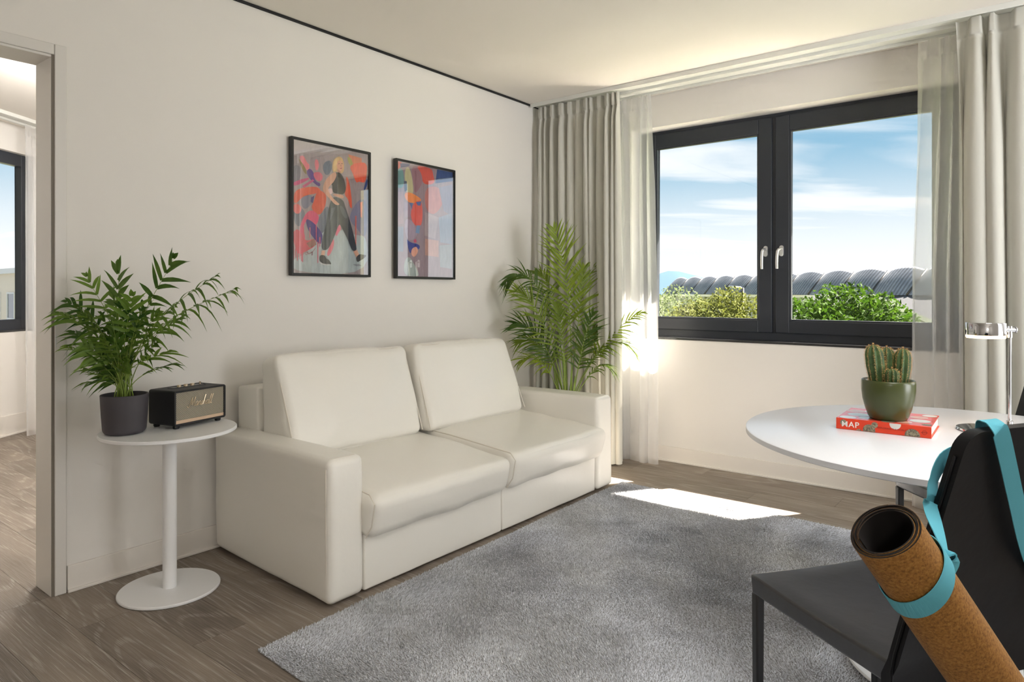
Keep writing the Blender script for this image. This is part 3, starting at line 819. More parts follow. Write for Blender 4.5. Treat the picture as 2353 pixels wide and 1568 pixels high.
def bez(p, t):
    a = (1 - t)
    return p[0] * a ** 3 + p[1] * 3 * a * a * t + p[2] * 3 * a * t * t + p[3] * t ** 3
def frond_obj(parent, P4, n, llen, lw, t0, droop, rg, mat, stem_r=.0022, ang0=62, ang1=22, up=None, name='frond'):
    P4 = [Vector(p) for p in P4]
    leaf = MB(); stem = MB()
    pts = [bez(P4, i / 14) for i in range(15)]
    stem.tube(pts, [stem_r * (1 - .75 * i / 14) for i in range(15)], 5)
    ch = (P4[3] - P4[0]).normalized()
    steep = max(0.0, (abs(ch.z) - .72) / .28)
    up0 = up or (Vector((rg.uniform(-.25, .25), rg.uniform(-.25, .25), 1)) * (1 - steep) + (FW * -1 + RT * rg.uniform(-1.1, 1.1) + Vector((0, 0, rg.uniform(0, .6)))) * steep * 1.6)
    for i in range(n):
        q = i / max(1, n - 1)
        t = t0 + (1 - t0) * q
        pos = bez(P4, t); T = (bez(P4, min(1, t + .02)) - bez(P4, t - .02)).normalized()
        S = T.cross(up0)
        S = S.normalized() if S.length > .05 else T.orthogonal().normalized()
        Nn = S.cross(T).normalized()
        prof = (.55 + .9 * math.sin(PI * min(1, q * .8 + .18))) / 1.45
        if q > .85: prof *= 1 - (q - .85) * 2.2
        for sd in (-1, 1):
            if rg.random() < .06: continue
            L = llen * prof * rg.uniform(.85, 1.12)
            a = math.radians(ang0 + (ang1 - ang0) * q + rg.uniform(-13, 13))
            d = (T * math.cos(a) + S * sd * math.sin(a) + Nn * rg.uniform(.0, .22)).normalized()
            W = d.cross(Nn).normalized()
            v = []; st_ = 5
            tw = rg.uniform(-.9, .9); dr_ = rg.uniform(.4, 1.6)
            for k in range(st_ + 1):
                s = k / st_
                c = pos + d * L * s + Vector((0, 0, -1)) * droop * dr_ * L * s * s
                hw = lw * (.25 + .75 * math.sin(PI * min(1, s * .75 + .2))) * (1 - s ** 3)
                ww = W * math.cos(tw * s) + Nn * math.sin(tw * s)
                v += [c + ww * hw + Nn * hw * .35, c, c - ww * hw + Nn * hw * .35]
            f = []
            for k in range(st_):
                b = k * 3
                f += [(b, b + 3, b + 4, b + 1), (b + 1, b + 4, b + 5, b + 2)]
            leaf.add(v, f)
    # terminal leaflet pair is part of the loop; link both as one frond
    me = leaf.mesh(name, mat, 'all')
    o = link(name, me, parent)
    s = link('rachis', stem.mesh('rachis', M_stem, 'all'), o)
    return o

M_pot1 = bsdf_mat('charcoal_pot', lin(66, 62, 66), .62)
n_ = tex_noise(M_pot1, 300, 2); bump(M_pot1, n_.outputs['Fac'], .15, .001)
plant = empty('potted_palm', (.252, -3.322, TZ), 0, 'bushy green palm in a charcoal pot on the side table', 'plant')
MB().lathe(pot_profile(.076, .0835, .152, .006, .130, .022), 56).build('pot', M_pot1, plant, smooth='all')
soil_disc(.078, .132, 3).build('soil', M_soil, plant, smooth='all')
def local(r, u, f):      # metres to the right, up and away as seen from the camera side of the room
    return RT * r + FW * f + Vector((0, 0, u))
rg = random.Random(11)
SZ = .132
def table_frond(r, u, f, n, llen, t0=.52, droop=.35, lw=.0075, bend=.25):
    b = local(rg.uniform(-.03, .03), SZ, rg.uniform(-.03, .03))
    tip = local(r, u + SZ, f)
    L = (tip - b).length
    p1 = b + Vector((0, 0, .45 * L)) + (tip - b) * .08
    p2 = b.lerp(tip, .72) + Vector((0, 0, bend * .55 * L))
    frond_obj(plant, [b, p1, p2, tip], n, llen, lw, t0, droop, rg, M_leaf1)
for a in ((.19, .545, .0, 6, .13, .62, .25, .0095, .1), (-.005, .515, -.03, 6, .12, .62, .15, .0115, .06), (.445, .425, -.05, 8, .12, .55, .75, .0075, .18), (.335, .475, .04, 7, .11, .58, .7, .007, .2),
          (-.16, .475, .02, 7, .11, .55, .35, .0065, .12), (-.225, .375, .0, 8, .12, .5, .5, .007, .3), (-.215, .335, -.06, 8, .12, .5, .5, .007, .28), (-.215, .255, .03, 7, .12, .48, .4, .0075, .2), (-.19, .205, -.05, 7, .11, .48, .4, .008, .2),
          (.205, .305, .02, 7, .12, .5, .45, .007, .25), (.22, .36, -.05, 7, .11, .5, .5, .007, .25), (.195, .185, -.04, 7, .11, .5, .4, .008, .2), (.17, .13, .04, 6, .10, .45, .4, .007, .2), (-.14, .12, -.02, 6, .10, .45, .4, .007, .22), (-.12, .07, -.05, 6, .08, .55, .5, .005, .3),
          (.06, .40, -.06, 7, .12, .55, .3, .009, .1), (-.07, .41, .05, 7, .12, .55, .3, .009, .1), (.10, .33, .06, 7, .11, .5, .35, .008, .2), (-.10, .33, -.05, 7, .11, .5, .35, .008, .2)):
    table_frond(*a)
for k in range(34):
    th = rg.uniform(0, 2 * PI); rr = rg.uniform(.04, .17); u = rg.uniform(.08, .30) if k % 3 else rg.uniform(.28, .40)
    table_frond(rr * math.cos(th) * 1.05, u, rr * math.sin(th) * .8 - .01, rg.randint(5, 8), rg.uniform(.07, .10), rg.uniform(.45, .6), rg.uniform(.25, .5), rg.uniform(.0055, .008), rg.uniform(.1, .25))

# ---- loudspeaker
M_tolex = bsdf_mat('black_vinyl', (.010, .010, .011, 1), .55)
n_ = tex_noise(M_tolex, 900, 2); bump(M_tolex, n_.outputs['Fac'], .35, .0008)
M_gold = bsdf_mat('pale_brass', lin(226, 206, 178), .28, .9)
M_goldstrip = bsdf_mat('pale_gold_strip', lin(216, 188, 160), .4, .35)
def grille_mat():
    m = bsdf_mat('woven_grille', (1, 1, 1, 1), .75)
    t = m.node_tree
    c = t.nodes.new('ShaderNodeTexCoord')
    mp = t.nodes.new('ShaderNodeMapping'); mp.inputs['Rotation'].default_value = (math.radians(-42), 0, 0)
    t.links.new(c.outputs['Object'], mp.inputs['Vector'])
    wv = t.nodes.new('ShaderNodeTexWave'); wv.bands_direction = 'Y'; wv.inputs['Scale'].default_value = 62
    wv.inputs['Distortion'].default_value = .0
    t.links.new(mp.outputs[0], wv.inputs['Vector'])
    ck = t.nodes.new('ShaderNodeTexChecker'); ck.inputs['Scale'].default_value = 700
    t.links.new(mp.outputs[0], ck.inputs['Vector'])
    r = ramp(m, wv.outputs['Fac'], [(.25, lin(92, 98, 100)), (.6, lin(186, 174, 148))])
    mx = t.nodes.new('ShaderNodeMix'); mx.data_type = 'RGBA'; mx.blend_type = 'MULTIPLY'; mx.inputs[0].default_value = .25
    t.links.new(r.outputs[0], mx.inputs[6]); t.links.new(ck.outputs[0], mx.inputs[7])
    t.links.new(mx.outputs[2], P(m).inputs['Base Color'])
    bump(m, wv.outputs['Fac'], .5, .001)
    return m
# local axes: x towards the front, y along the front (to the right)
spk_ang = math.atan2(.218, .976)
SW, SD, SH = .250, .158, .140
c0 = Vector((.353, -3.178, 0)); ex = Vector((math.cos(spk_ang), math.sin(spk_ang), 0)); ey = Vector((-ex.y, ex.x, 0))
spk = empty('loudspeaker', c0 - ex * SD / 2 + ey * SW / 2 + Vector((0, 0, TZ)), spk_ang, 'black vinyl loudspeaker with woven grille on the side table', 'speaker')
FT = .013
bdy = rect = MB()
y0, y1, z0, z1, x0, x1 = -SW / 2, SW / 2, FT, FT + SH, -SD / 2, SD / 2
wl = .008
bdy.box(x0, x1 - .010, y0, y1, z0, z1)
bdy2 = MB()
bdy2.box(x1 - .011, x1, y0, y0 + wl, z0, z1).box(x1 - .011, x1, y1 - wl, y1, z0, z1).box(x1 - .011, x1, y0 + wl, y1 - wl, z0, z0 + wl).box(x1 - .011, x1, y0 + wl, y1 - wl, z1 - wl, z1)
bdy.build('cabinet', M_tolex, spk, bevel=.010, seg=4)
# front lip: outer outline rounded like the cabinet
def rr_loop(hw, hh, r, cy, cz, n=6):
    p = []
    for qx, qz, a0 in ((1, 1, 0), (-1, 1, 90), (-1, -1, 180), (1, -1, 270)):
        for i in range(n + 1):
            a = math.radians(a0 + 90 * i / n)
            p.append((cy + qx * (hw - r) + r * math.cos(a), cz + qz * (hh - r) + r * math.sin(a)))
    return p
def ring_solid(outer, inner, xa, xb):
    n = len(outer); v = [(xa, *p) for p in outer] + [(xb, *p) for p in outer] + [(xb, *p) for p in inner] + [(xa, *p) for p in inner]
    f = []
    for i in range(n):
        j = (i + 1) % n
        for a in range(4):
            b = (a + 1) % 4
            f.append((a * n + i, a * n + j, b * n + j, b * n + i))
    return MB().add(v, f)
cz = (z0 + z1) / 2
ring_solid(rr_loop(SW / 2, SH / 2, .010, 0, cz), rr_loop(SW / 2 - wl, SH / 2 - wl, .003, 0, cz), x1 - .022, x1).build('front_lip', M_tolex, spk, smooth=True, bevel=.002)
GX = x1 - .006
MB().box(GX - .004, GX, y0 + wl, y1 - wl, z0 + wl + .013, z1 - wl).build('grille', grille_mat(), spk)
MB().box(GX - .004, GX + .001, y0 + wl, y1 - wl, z0 + wl, z0 + wl + .0125).build('brass_strip', M_goldstrip, spk)
for sx in (x0 + .022, x1 - .022):
    for sy in (y0 + .024, y1 - .024):
        MB().lathe([(0, 0), (.010, 0), (.012, .004), (.012, FT + .001), (0, FT + .001)], 20, (sx, sy, 0)).build('foot', M_tolex, spk, smooth=True)
# recessed control panel on top, three knobs and a toggle
zt = z1 + .0008
ring = ring_solid(rr_loop(.085, .024, .020, 0, 0), rr_loop(.082, .021, .018, 0, 0), -.001, .001)
ring.v = [(q[2] - .02, q[1] + .012, zt + q[0]) for q in ring.v]
ring.build('panel_rim', M_tolex, spk, smooth=True)
pp = rr_loop(.082, .021, .018, 0, 0)
MB().prism([(q[1] - .02, q[0] + .012) for q in pp][::-1], zt - .0006, zt).build('control_panel', bsdf_mat('panel_black', (.004, .004, .004, 1), .25), spk)
for sy in (-.030, .002, .034):
    MB().lathe([(0, zt), (.0085, zt), (.0085, zt + .007), (.0075, zt + .008), (0, zt + .008)], 24, (-.02, sy + .004, 0)).build('knob', M_gold, spk, smooth=True)
MB().tube([(-.02, .076, zt), (-.02, .077, zt + .011)], [.0028, .0042], 12).build('toggle', M_gold, spk, smooth=True)
# raised script on the grille
strokes = []
def letters():
    x = 0.0
    A = [[(.30, .42), (.14, .46), (.02, .22), (.08, .0), (.22, .08), (.33, .44), (.28, .06), (.40, .02)]]
    G = {'M': ([[(-.22, .10), (-.12, -.06), (.05, .02), (.28, 1.02), (.34, .10), (.66, 1.05), (.60, .10), (.74, .03)]], .78), 'a': (A, .40),
         'r': ([[(.0, .04), (.10, .44), (.06, .30), (.16, .46), (.27, .40), (.22, .08), (.32, .03)]], .32), 's': ([[(.0, .04), (.20, .48), (.25, .16), (.12, -.02), (.02, .06), (.30, .06)]], .32),
         'h': ([[(.0, .02), (.16, 1.0), (.10, 1.02), (.02, .02)], [(.03, .24), (.16, .46), (.24, .36), (.20, .06), (.32, .03)]], .34), 'l': ([[(.0, .10), (.20, .96), (.14, 1.0), (.06, .10), (.10, .0), (.22, .06)]], .22)}
    for ch in 'Marshall':
        g, adv = G[ch]
        for s in g: strokes.append([(px + x, py) for px, py in s])
        x += adv
    return x
wtot = letters()
sc_ = .112 / wtot
lg = MB()
for s in strokes:
    pts = [Vector((GX + .002, -.056 + (px + .22 * py) * sc_, .083 + py * sc_ * .95)) for px, py in s]
    # round the polyline
    fine = []
    for i in range(len(pts) - 1):
        p0, p1, p2, p3 = pts[max(i - 1, 0)], pts[i], pts[i + 1], pts[min(i + 2, len(pts) - 1)]
        for k in range(5):
            t = k / 5
            fine.append(.5 * ((2 * p1) + (p2 - p0) * t + (2 * p0 - 5 * p1 + 4 * p2 - p3) * t * t + (3 * p1 - p0 - 3 * p2 + p3) * t ** 3))
    fine.append(pts[-1])
    lg.tube(fine, .0011, 6)
lg.build('script_badge', M_gold, spk, smooth=True)

# ================================================================ FLOOR PALM
palm = empty('floor_palm', (.455, -.530, 0), 0, 'tall feathery palm standing between the sofa and the corner drape', 'plant')
M_pot2 = bsdf_mat('grey_planter', lin(120, 116, 110), .6)
MB().lathe(pot_profile(.115, .140, .33, .010, .30, .02), 48).build('planter', M_pot2, palm, smooth='all')
soil_disc(.128, .302, 9).build('soil', M_soil, palm, smooth='all')
rg = random.Random(23)
def palm_frond(r, z, f, n, llen, t0=.5, droop=.3, lw=.0085, mid=None, up=None, a0=55, a1=20):
    b = local(rg.uniform(-.035, .035), .31, rg.uniform(-.035, .035))
    tip = local(r, z, f)
    L = (tip - b).length
    if mid: p1, p2 = local(*mid[0]), local(*mid[1])
    else:
        p1 = b + Vector((0, 0, .5 * L)) + (tip - b) * .05
        p2 = b.lerp(tip, .75) + Vector((0, 0, .22 * L))
    frond_obj(palm, [b, p1, p2, tip], n, llen, lw, t0, droop, rg, M_leaf2, .0048, a0, a1, up)
palm_frond(-.10, 1.625, -.04, 26, .27, .46, .12, .0072, ((.03, .75, 0), (.02, 1.35, 0)), Vector(FW) * -1 + Vector((0, 0, .2)), 48, 30)
palm_frond(.12, 1.36, .10, 20, .24, .5, .2, .0062, ((.06, .8, .03), (.10, 1.2, .06)), Vector(FW) * -1 + Vector((.2, 0, .3)), 45, 25)
palm_frond(-.43, 1.26, -.02, 24, .20, .45, .55, .0060, ((-.06, .85, 0), (-.20, 1.52, 0)))
palm_frond(-.36, 1.20, -.10, 22, .24, .45, .25, .0062, ((-.05, .7, -.02), (-.18, 1.15, -.08)), Vector(FW) * -1 + Vector((0, 0, .8)))
palm_frond(-.37, .98, -.06, 22, .24, .42, .25, .0062, ((-.05, .65, 0), (-.20, 1.0, -.02)), Vector(FW) * -1 + Vector((0, 0, .6)))
palm_frond(-.34, .84, .02, 18, .20, .45, .45, .0062, ((-.04, .6, 0), (-.18, .95, 0)))
palm_frond(-.33, .72, -.08, 14, .18, .5, .45, .0062, ((-.06, .5, -.02), (-.18, .86, -.05)))
palm_frond(.50, 1.05, -.06, 20, .17, .5, .35, .0060, ((.08, .62, 0), (.26, .95, -.02)))
palm_frond(.44, .78, -.10, 16, .18, .5, .55, .0060, ((.06, .6, -.02), (.28, 1.02, -.06)))
palm_frond(.38, .84, .05, 14, .17, .5, .4, .0060, ((.05, .55, 0), (.22, .92, 0)))
palm_frond(.28, .66, -.12, 12, .15, .5, .6, .0060, ((.06, .5, -.03), (.20, .80, -.08)))
palm_frond(.16, 1.05, -.10, 20, .19, .42, .2, .0062, ((.05, .6, -.02), (.10, .9, -.06)), Vector(FW) * -1 + Vector((0, 0, .2)))
palm_frond(-.08, 1.10, -.10, 20, .18, .45, .25, .0062, ((.0, .6, -.02), (-.05, .95, -.06)), Vector(FW) * -1 + Vector((0, 0, .3)))
palm_frond(-.20, 1.33, .10, 20, .20, .5, .35, .0060, ((-.03, .8, .02), (-.10, 1.3, .06)))
palm_frond(.22, .92, .10, 16, .17, .45, .4, .0060, ((.03, .6, .02), (.14, .95, .06)))
for k in range(7):
    a = rg.uniform(0, 2 * PI); rr = rg.uniform(.02, .06)
    b = local(rr * math.cos(a), .30, rr * math.sin(a)); tpp = local(rr * math.cos(a) * 2.2, rg.uniform(.6, .8), rr * math.sin(a) * 2)
    MB().tube([b, b.lerp(tpp, .5) + Vector((0, 0, .03)), tpp], [.007, .006, .003], 8).build('cane', M_stem, palm, smooth='all')

# ================================================================ RUG
RC = [Vector((1.006, -3.215, 0)), Vector((3.45, -3.36, 0)), Vector((3.45, -.815, 0)), Vector((.966, -.690, 0))]
def rugp(a, b):
    return RC[0] * (1 - a) * (1 - b) + RC[1] * a * (1 - b) + RC[2] * a * b + RC[3] * (1 - a) * b
M_rug = bsdf_mat('rug_yarn', lin(150, 149, 149), .95, spec=.1)
_t = M_rug.node_tree
_va = _t.nodes.new('ShaderNodeVertexColor'); _va.layer_name = 'Col'
_t.links.new(_va.outputs[0], P(M_rug).inputs['Base Color'])
M_rugb = bsdf_mat('rug_backing', lin(150, 149, 150), .95)
rug = empty('rug', (2.2, -2.0, 0), 0, 'grey cut pile rug in front of the sofa', 'rug')
rb = MB(); rb.prism([(p.x - 2.2, p.y + 2.0) for p in RC], .0008, .0055); rb.build('backing', M_rugb, rug)
def pile():
    r = np.random.default_rng(5)
    sp_ = .0052
    na, nb = int(2.46 / sp_), int(2.55 / sp_)
    A, B = np.meshgrid((np.arange(na) + .5) / na, (np.arange(nb) + .5) / nb, indexing='ij')
    A = (A + r.normal(0, .35, A.shape) / na).ravel().clip(0, 1); B = (B + r.normal(0, .35, B.shape) / nb).ravel().clip(0, 1)
    R0 = np.array([tuple(p) for p in RC])
    pos = ((1 - A) * (1 - B))[:, None] * R0[0] + (A * (1 - B))[:, None] * R0[1] + (A * B)[:, None] * R0[2] + ((1 - A) * B)[:, None] * R0[3]
    # hidden under the sofa or behind the camera line: no tufts needed
    n = len(pos)
    def field(seed, sc, oct=4):
        rr = np.random.default_rng(seed); out = np.zeros(n)
        for o in range(oct):
            g = rr.normal(0, 1, (64, 64)); x = (pos[:, 0] * sc * 2 ** o) % 63; y = (pos[:, 1] * sc * 2 ** o) % 63
            xi, yi = x.astype(int), y.astype(int); fx, fy = x - xi, y - yi
            fx = fx * fx * (3 - 2 * fx); fy = fy * fy * (3 - 2 * fy)
            out += (g[xi, yi] * (1 - fx) * (1 - fy) + g[xi + 1, yi] * fx * (1 - fy) + g[xi, yi + 1] * (1 - fx) * fy + g[xi + 1, yi + 1] * fx * fy) * .6 ** o
        return out
    lx = field(1, 2.2) * .0050 + r.normal(0, .0022, n); ly = field(2, 2.2) * .0050 + r.normal(0, .0022, n)
    h = .0105 + r.uniform(-.002, .0025, n) + field(3, 2.0, 3) * .0006
    rot = r.uniform(0, 2 * PI, n); rad = .0034 * r.uniform(.8, 1.25, n)
    V = np.zeros((n, 4, 3))
    for k in range(3):
        a = rot + 2 * PI * k / 3
        V[:, k, 0] = pos[:, 0] + rad * np.cos(a); V[:, k, 1] = pos[:, 1] + rad * np.sin(a); V[:, k, 2] = .0045
    V[:, 3, 0] = pos[:, 0] + lx; V[:, 3, 1] = pos[:, 1] + ly; V[:, 3, 2] = h
    V[:, :, 0] -= 2.2; V[:, :, 1] += 2.0
    base = np.arange(n)[:, None, None] * 4
    F = (np.array([[0, 1, 3], [1, 2, 3], [2, 0, 3]])[None] + base).reshape(-1)
    me = bpy.data.meshes.new('pile')
    me.vertices.add(n * 4); me.vertices.foreach_set('co', V.reshape(-1).astype(np.float32))
    nf = n * 3
    me.loops.add(nf * 3); me.loops.foreach_set('vertex_index', F.astype(np.int32))
    me.polygons.add(nf); me.polygons.foreach_set('loop_start', (np.arange(nf) * 3).astype(np.int32))
    me.update(calc_edges=True)
    tone = (1.0 + r.normal(0, .16, n) + field(7, 2.4, 4) * .10).clip(.5, 1.6)
    c0 = np.array(lin(221, 223, 229)[:3])
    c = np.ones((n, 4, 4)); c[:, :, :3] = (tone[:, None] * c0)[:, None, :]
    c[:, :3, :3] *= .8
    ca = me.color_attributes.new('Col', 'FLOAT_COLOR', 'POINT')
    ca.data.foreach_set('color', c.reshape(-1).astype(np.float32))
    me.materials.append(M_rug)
    return prop(link('pile', me, rug), kind='stuff')
pile()

# ================================================================ DINING TABLE
DT = (2.83, -1.95)
dt = empty('dining_table', (*DT, 0), 0, 'round white pedestal dining table under the window', 'table')
RGZ = .0125
MB().lathe(disc(.300, RGZ, RGZ + .010), 72).build('base', M_white, dt, smooth=True)
MB().lathe([(0, RGZ + .01), (.042, RGZ + .01), (.042, .722), (0, .722)], 40).build('column', M_white, dt, smooth=True)
MB().lathe([(0, .718), (.600, .718), (.610, .722), (.610, .737), (.606, .740), (0, .740)], 128).build('tabletop', M_tabletop, dt, smooth=True)

# ---- book
M_red = bsdf_mat('red_book_cloth', lin(226, 62, 26), .35)
M_page = bsdf_mat('book_pages', lin(228, 220, 208), .8)
n_ = tex_noise(M_page, 40, 2)
M_cover = bsdf_mat('glossy_red_cover', lin(224, 84, 70), .12)
M_mapa = bsdf_mat('printed_map', lin(150, 140, 120), .3)
n_ = tex_noise(M_mapa, 190, 5, .65); r_ = ramp(M_mapa, n_.outputs['Fac'], [(.42, lin(92, 86, 76)), (.52, lin(140, 130, 106)), (.6, lin(162, 152, 128))]); M_mapa.node_tree.links.new(r_.outputs[0], P(M_mapa).inputs['Base Color'])
M_mapb = bsdf_mat('printed_map_pale', lin(222, 220, 214), .14)
M_mapc = bsdf_mat('printed_map_pink', lin(226, 170, 150), .14)
M_ink = bsdf_mat('white_ink', lin(245, 240, 235), .5)
M_inkred = bsdf_mat('dark_red_ink', lin(150, 30, 16), .5)
BK = empty('book', (2.512, -2.032, .7405), math.radians(1.2), 'red hardback atlas lying under the cactus pot', 'book')
BW, BD, BH = .270, .240, .036
MB().box(0, BW, 0, BD, 0, .0026).build('back_cover', M_red, BK, bevel=.0008)
MB().box(0, BW, 0, BD, BH - .0026, BH).build('front_cover', M_cover, BK, bevel=.0008)
MB().box(0, BW, -.001, .0022, 0.0003, BH - .0003).build('spine', M_red, BK, bevel=.0009)
MB().box(.004, BW - .005, .0025, BD - .005, .0027, BH - .0027).build('page_block', M_page, BK)
def clipped_disc(cx, cz, r, x0, x1, z0, z1):
    p = [(cx + r * math.cos(a), cz + r * math.sin(a)) for a in np.linspace(0, 2 * PI, 40, endpoint=False)]
    return [(min(max(x, x0), x1), min(max(z, z0), z1)) for x, z in p]
def flat(poly, make, name, mat, parent):
    out = [poly[0]]
    for q in poly[1:]:
        if (q[0] - out[-1][0]) ** 2 + (q[1] - out[-1][1]) ** 2 > 1e-9: out.append(q)
    mb = MB(); mb.add([make(*q) for q in out], [tuple(range(len(out)))])
    return mb.build(name, mat, parent)
for cx, cz, r, m in ((.022, .022, .010, M_mapa), (.098, .006, .018, M_mapa), (.114, .024, .0095, M_mapa), (.172, .033, .016, M_mapb), (.219, .003, .021, M_mapa), (.068, -.002, .008, M_mapa)):
    flat(clipped_disc(cx, cz, r, .001, BW - .001, .001, BH - .001), lambda x, z: (x, -.00125 - .00002 * cx * 100, z), 'spine_map', m, BK)
for k, (cx, cy, r, m) in enumerate(((.03, .03, .026, M_mapb), (.08, .05, .022, M_mapb), (.05, .10, .034, M_mapb), (.12, .10, .04, M_mapb), (.03, .17, .03, M_mapc), (.09, .19, .036, M_mapb), (.16, .19, .03, M_mapc), (.19, .04, .024, M_mapc), (.23, .09, .030, M_mapb), (.22, .16, .026, M_mapc), (.245, .21, .022, M_mapb), (.15, .02, .02, M_mapa), (.255, .03, .014, M_mapa))):
    flat(clipped_disc(cx, cy, r, .001, BW - .001, .001, BD - .001), lambda x, y_: (x, y_, BH + .00012 + .00003 * k), 'cover_map', m, BK)
def text(txt, size, loc, rot, mat, name, parent, extrude=.0002, spacing=1.0, offset=0.0):
    cu = bpy.data.curves.new(name, 'FONT'); cu.body = txt; cu.size = size; cu.extrude = extrude; cu.space_character = spacing; cu.offset = offset
    tmp = bpy.data.objects.new(name, cu); COL.objects.link(tmp)
    bpy.context.view_layer.update()
    me = bpy.data.meshes.new_from_object(tmp.evaluated_get(bpy.context.evaluated_depsgraph_get()))
    bpy.data.objects.remove(tmp)
    me.materials.clear(); me.materials.append(mat); me.name = name
    o = link(name, me, parent); o.location = loc; o.rotation_euler = rot
    return o
text('MAP', .0255, (.016, -.00145, .0090), (PI / 2, 0, 0), M_ink, 'spine_title', BK, spacing=1.12, offset=.0003)
text('EXPLORING THE WORLD', .0072, (.122, -.00145, .0145), (PI / 2, 0, 0), M_inkred, 'spine_subtitle', BK)
em = ring_solid(rr_loop(.0065, .0065, .0064, .2515, .0165), rr_loop(.0055, .0055, .0054, .2515, .0165), -.0015, -.0012)
em.v = [(q[1], q[0], q[2]) for q in em.v]
em.box(.2425, .2605, -.0015, -.0012, .0158, .0172)
em.build('publisher_mark', M_inkred, BK)

# ---- cactus
M_olive = bsdf_mat('olive_glaze', lin(66, 72, 34), .28)
M_cact = bsdf_mat('cactus_skin', lin(62, 92, 40), .6)
n_ = tex_noise(M_cact, 60, 3); r_ = ramp(M_cact, n_.outputs['Fac'], [(.3, lin(36, 60, 26)), (.7, lin(70, 96, 46))]); M_cact.node_tree.links.new(r_.outputs[0], P(M_cact).inputs['Base Color'])
M_spine = bsdf_mat('cactus_spines', lin(222, 180, 120), .6)
cz0 = .7405 + BH + .0005
cac = empty('potted_cactus', (2.652, -1.955, cz0), 0, 'cluster of ribbed cactus columns in an olive glazed pot', 'plant')
prof = [(0, 0), (.050, 0), (.055, .002), (.060, .012), (.068, .035), (.0755, .065), (.079, .095), (.0795, .118), (.078, .127), (.0765, .128), (.073, .127), (.071, .110), (.069, .098)]
MB().lathe(prof, 64).build('pot', M_olive, cac, smooth='all')
ring_solid(rr_loop(.066, .066, .0655, 0, 0, 10), rr_loop(.063, .063, .0625, 0, 0, 10), .10, .118)
ip = MB(); ip.lathe([(.060, .10), (.066, .118), (.0635, .118), (.058, .10)], 40, closed=True); ip.build('inner_pot', M_tolex, cac, smooth=True)
soil_disc(.068, .103, 14).build('soil', M_soil, cac, smooth='all')
def column(base, h, r, lean_, ribs, seed):
    rg_ = random.Random(seed)
    V = []; F = []; rows = 22; seg = ribs * 6
    S = MB()
    def rad(t):
        top = math.sqrt(max(0, 1 - max(0, (t - .72) / .28) ** 2.2))
        return r * (.72 + .28 * min(1, t / .5)) * top
    for i in range(rows + 1):
        t = i / rows
        c = Vector(base) + Vector(lean_) * t + Vector((0, 0, h * t))
        for k in range(seg):
            a = 2 * PI * k / seg
            rr = rad(t) * (1 + .13 * math.cos(ribs * a)) + .0002
            V.append((c.x + rr * math.cos(a), c.y + rr * math.sin(a), c.z))
    for i in range(rows):
        for k in range(seg):
            a = i * seg + k; b = i * seg + (k + 1) % seg
            F.append((a, b, b + seg, a + seg))
    F.append(tuple(range(rows * seg, rows * seg + seg)))
    o = MB().add(V, F).build('cactus_column', M_cact, cac, smooth='all')
    m = max(10, int(h / .0048))
    for k in range(ribs):
        a0 = 2 * PI * k / ribs
        for i in range(m + 1):
            t = .06 + .94 * i / m
            c = Vector(base) + Vector(lean_) * t + Vector((0, 0, h * t))
            rr = rad(t) * 1.13
            out = Vector((math.cos(a0), math.sin(a0), 0))
            p = c + out * rr
            for j in range(7 if t < .85 else 9):
                d = (out * (1 - .7 * max(0, t - .72) / .28) + Vector((rg_.uniform(-.9, .9), rg_.uniform(-.9, .9), rg_.uniform(-.5, .8) + 1.4 * max(0, t - .72) / .28))).normalized()
                L = rg_.uniform(.004, .0085)
                s1 = d.orthogonal().normalized() * .00035; s2 = d.cross(s1).normalized() * .00035
                S.add([p + s1, p - s1 * .5 + s2, p - s1 * .5 - s2, p + d * L], [(0, 1, 3), (1, 2, 3), (2, 0, 3)])
    me = bpy.data.meshes.new('spines'); me.from_pydata(S.v, [], S.f); me.materials.append(M_spine)
    prop(link('spines', me, o), kind='stuff')
def cb(r, f): return RT * r + FW * f + Vector((0, 0, .100))
column(cb(-.030, .006), .142, .0245, RT * -.016 + Vector((0, 0, 0)), 9, 1)
column(cb(.008, .022), .132, .0225, RT * -.001, 9, 2)
column(cb(.040, -.002), .130, .0225, RT * .007, 9, 3)
column(cb(.000, -.022), .066, .0195, RT * .000, 10, 4)

# ---- table lamp
lampb = Vector((2.963, -1.679, 0))
lz = .7405
lamp = empty('table_lamp', (lampb.x, lampb.y, lz), 0, 'chrome table lamp with a lit drum head and slim pole', 'lamp')
bc = Vector((2.906, -1.795, 0)) - lampb
MB().lathe([(0, 0), (.092, 0), (.096, .003), (.094, .0075), (.080, .010), (0, .011)], 64, (bc.x * .82, bc.y * .82, 0)).build('base', M_chrome, lamp, smooth=True)
MB().tube([(0, 0, .009), (0, 0, .330)], .0052, 20).build('pole', M_chrome, lamp, smooth=True)
MB().lathe([(0, .009), (.010, .009), (.010, .024), (.007, .026), (0, .026)], 24).build('collar', M_chrome, lamp, smooth=True)
hc = RT * -.079
jt = MB(); jt.tube([RT * -.024 + Vector((0, 0, .326)), RT * .016 + Vector((0, 0, .326))], .0085, 18); jt.tube([Vector((0, 0, .300)), Vector((0, 0, .338))], .0075, 18)
jt.tube([RT * .016 + Vector((0, 0, .326)), RT * .019 + Vector((0, 0, .326))], .011, 18)
jt.build('joint', M_chrome, lamp, smooth=True)
hd = MB().lathe([(.0535, .309), (.0565, .309), (.0570, .312), (.0570, .347), (.0555, .350), (0, .350)], 64, tuple(hc)).build('head', M_chrome, lamp, smooth=True)
M_led = bpy.data.materials.new('warm_led'); M_led.use_nodes = True
P(M_led).inputs['Base Color'].default_value = (1, .9, .75, 1); P(M_led).inputs['Emission Color'].default_value = (1, .56, .24, 1); P(M_led).inputs['Emission Strength'].default_value = 7
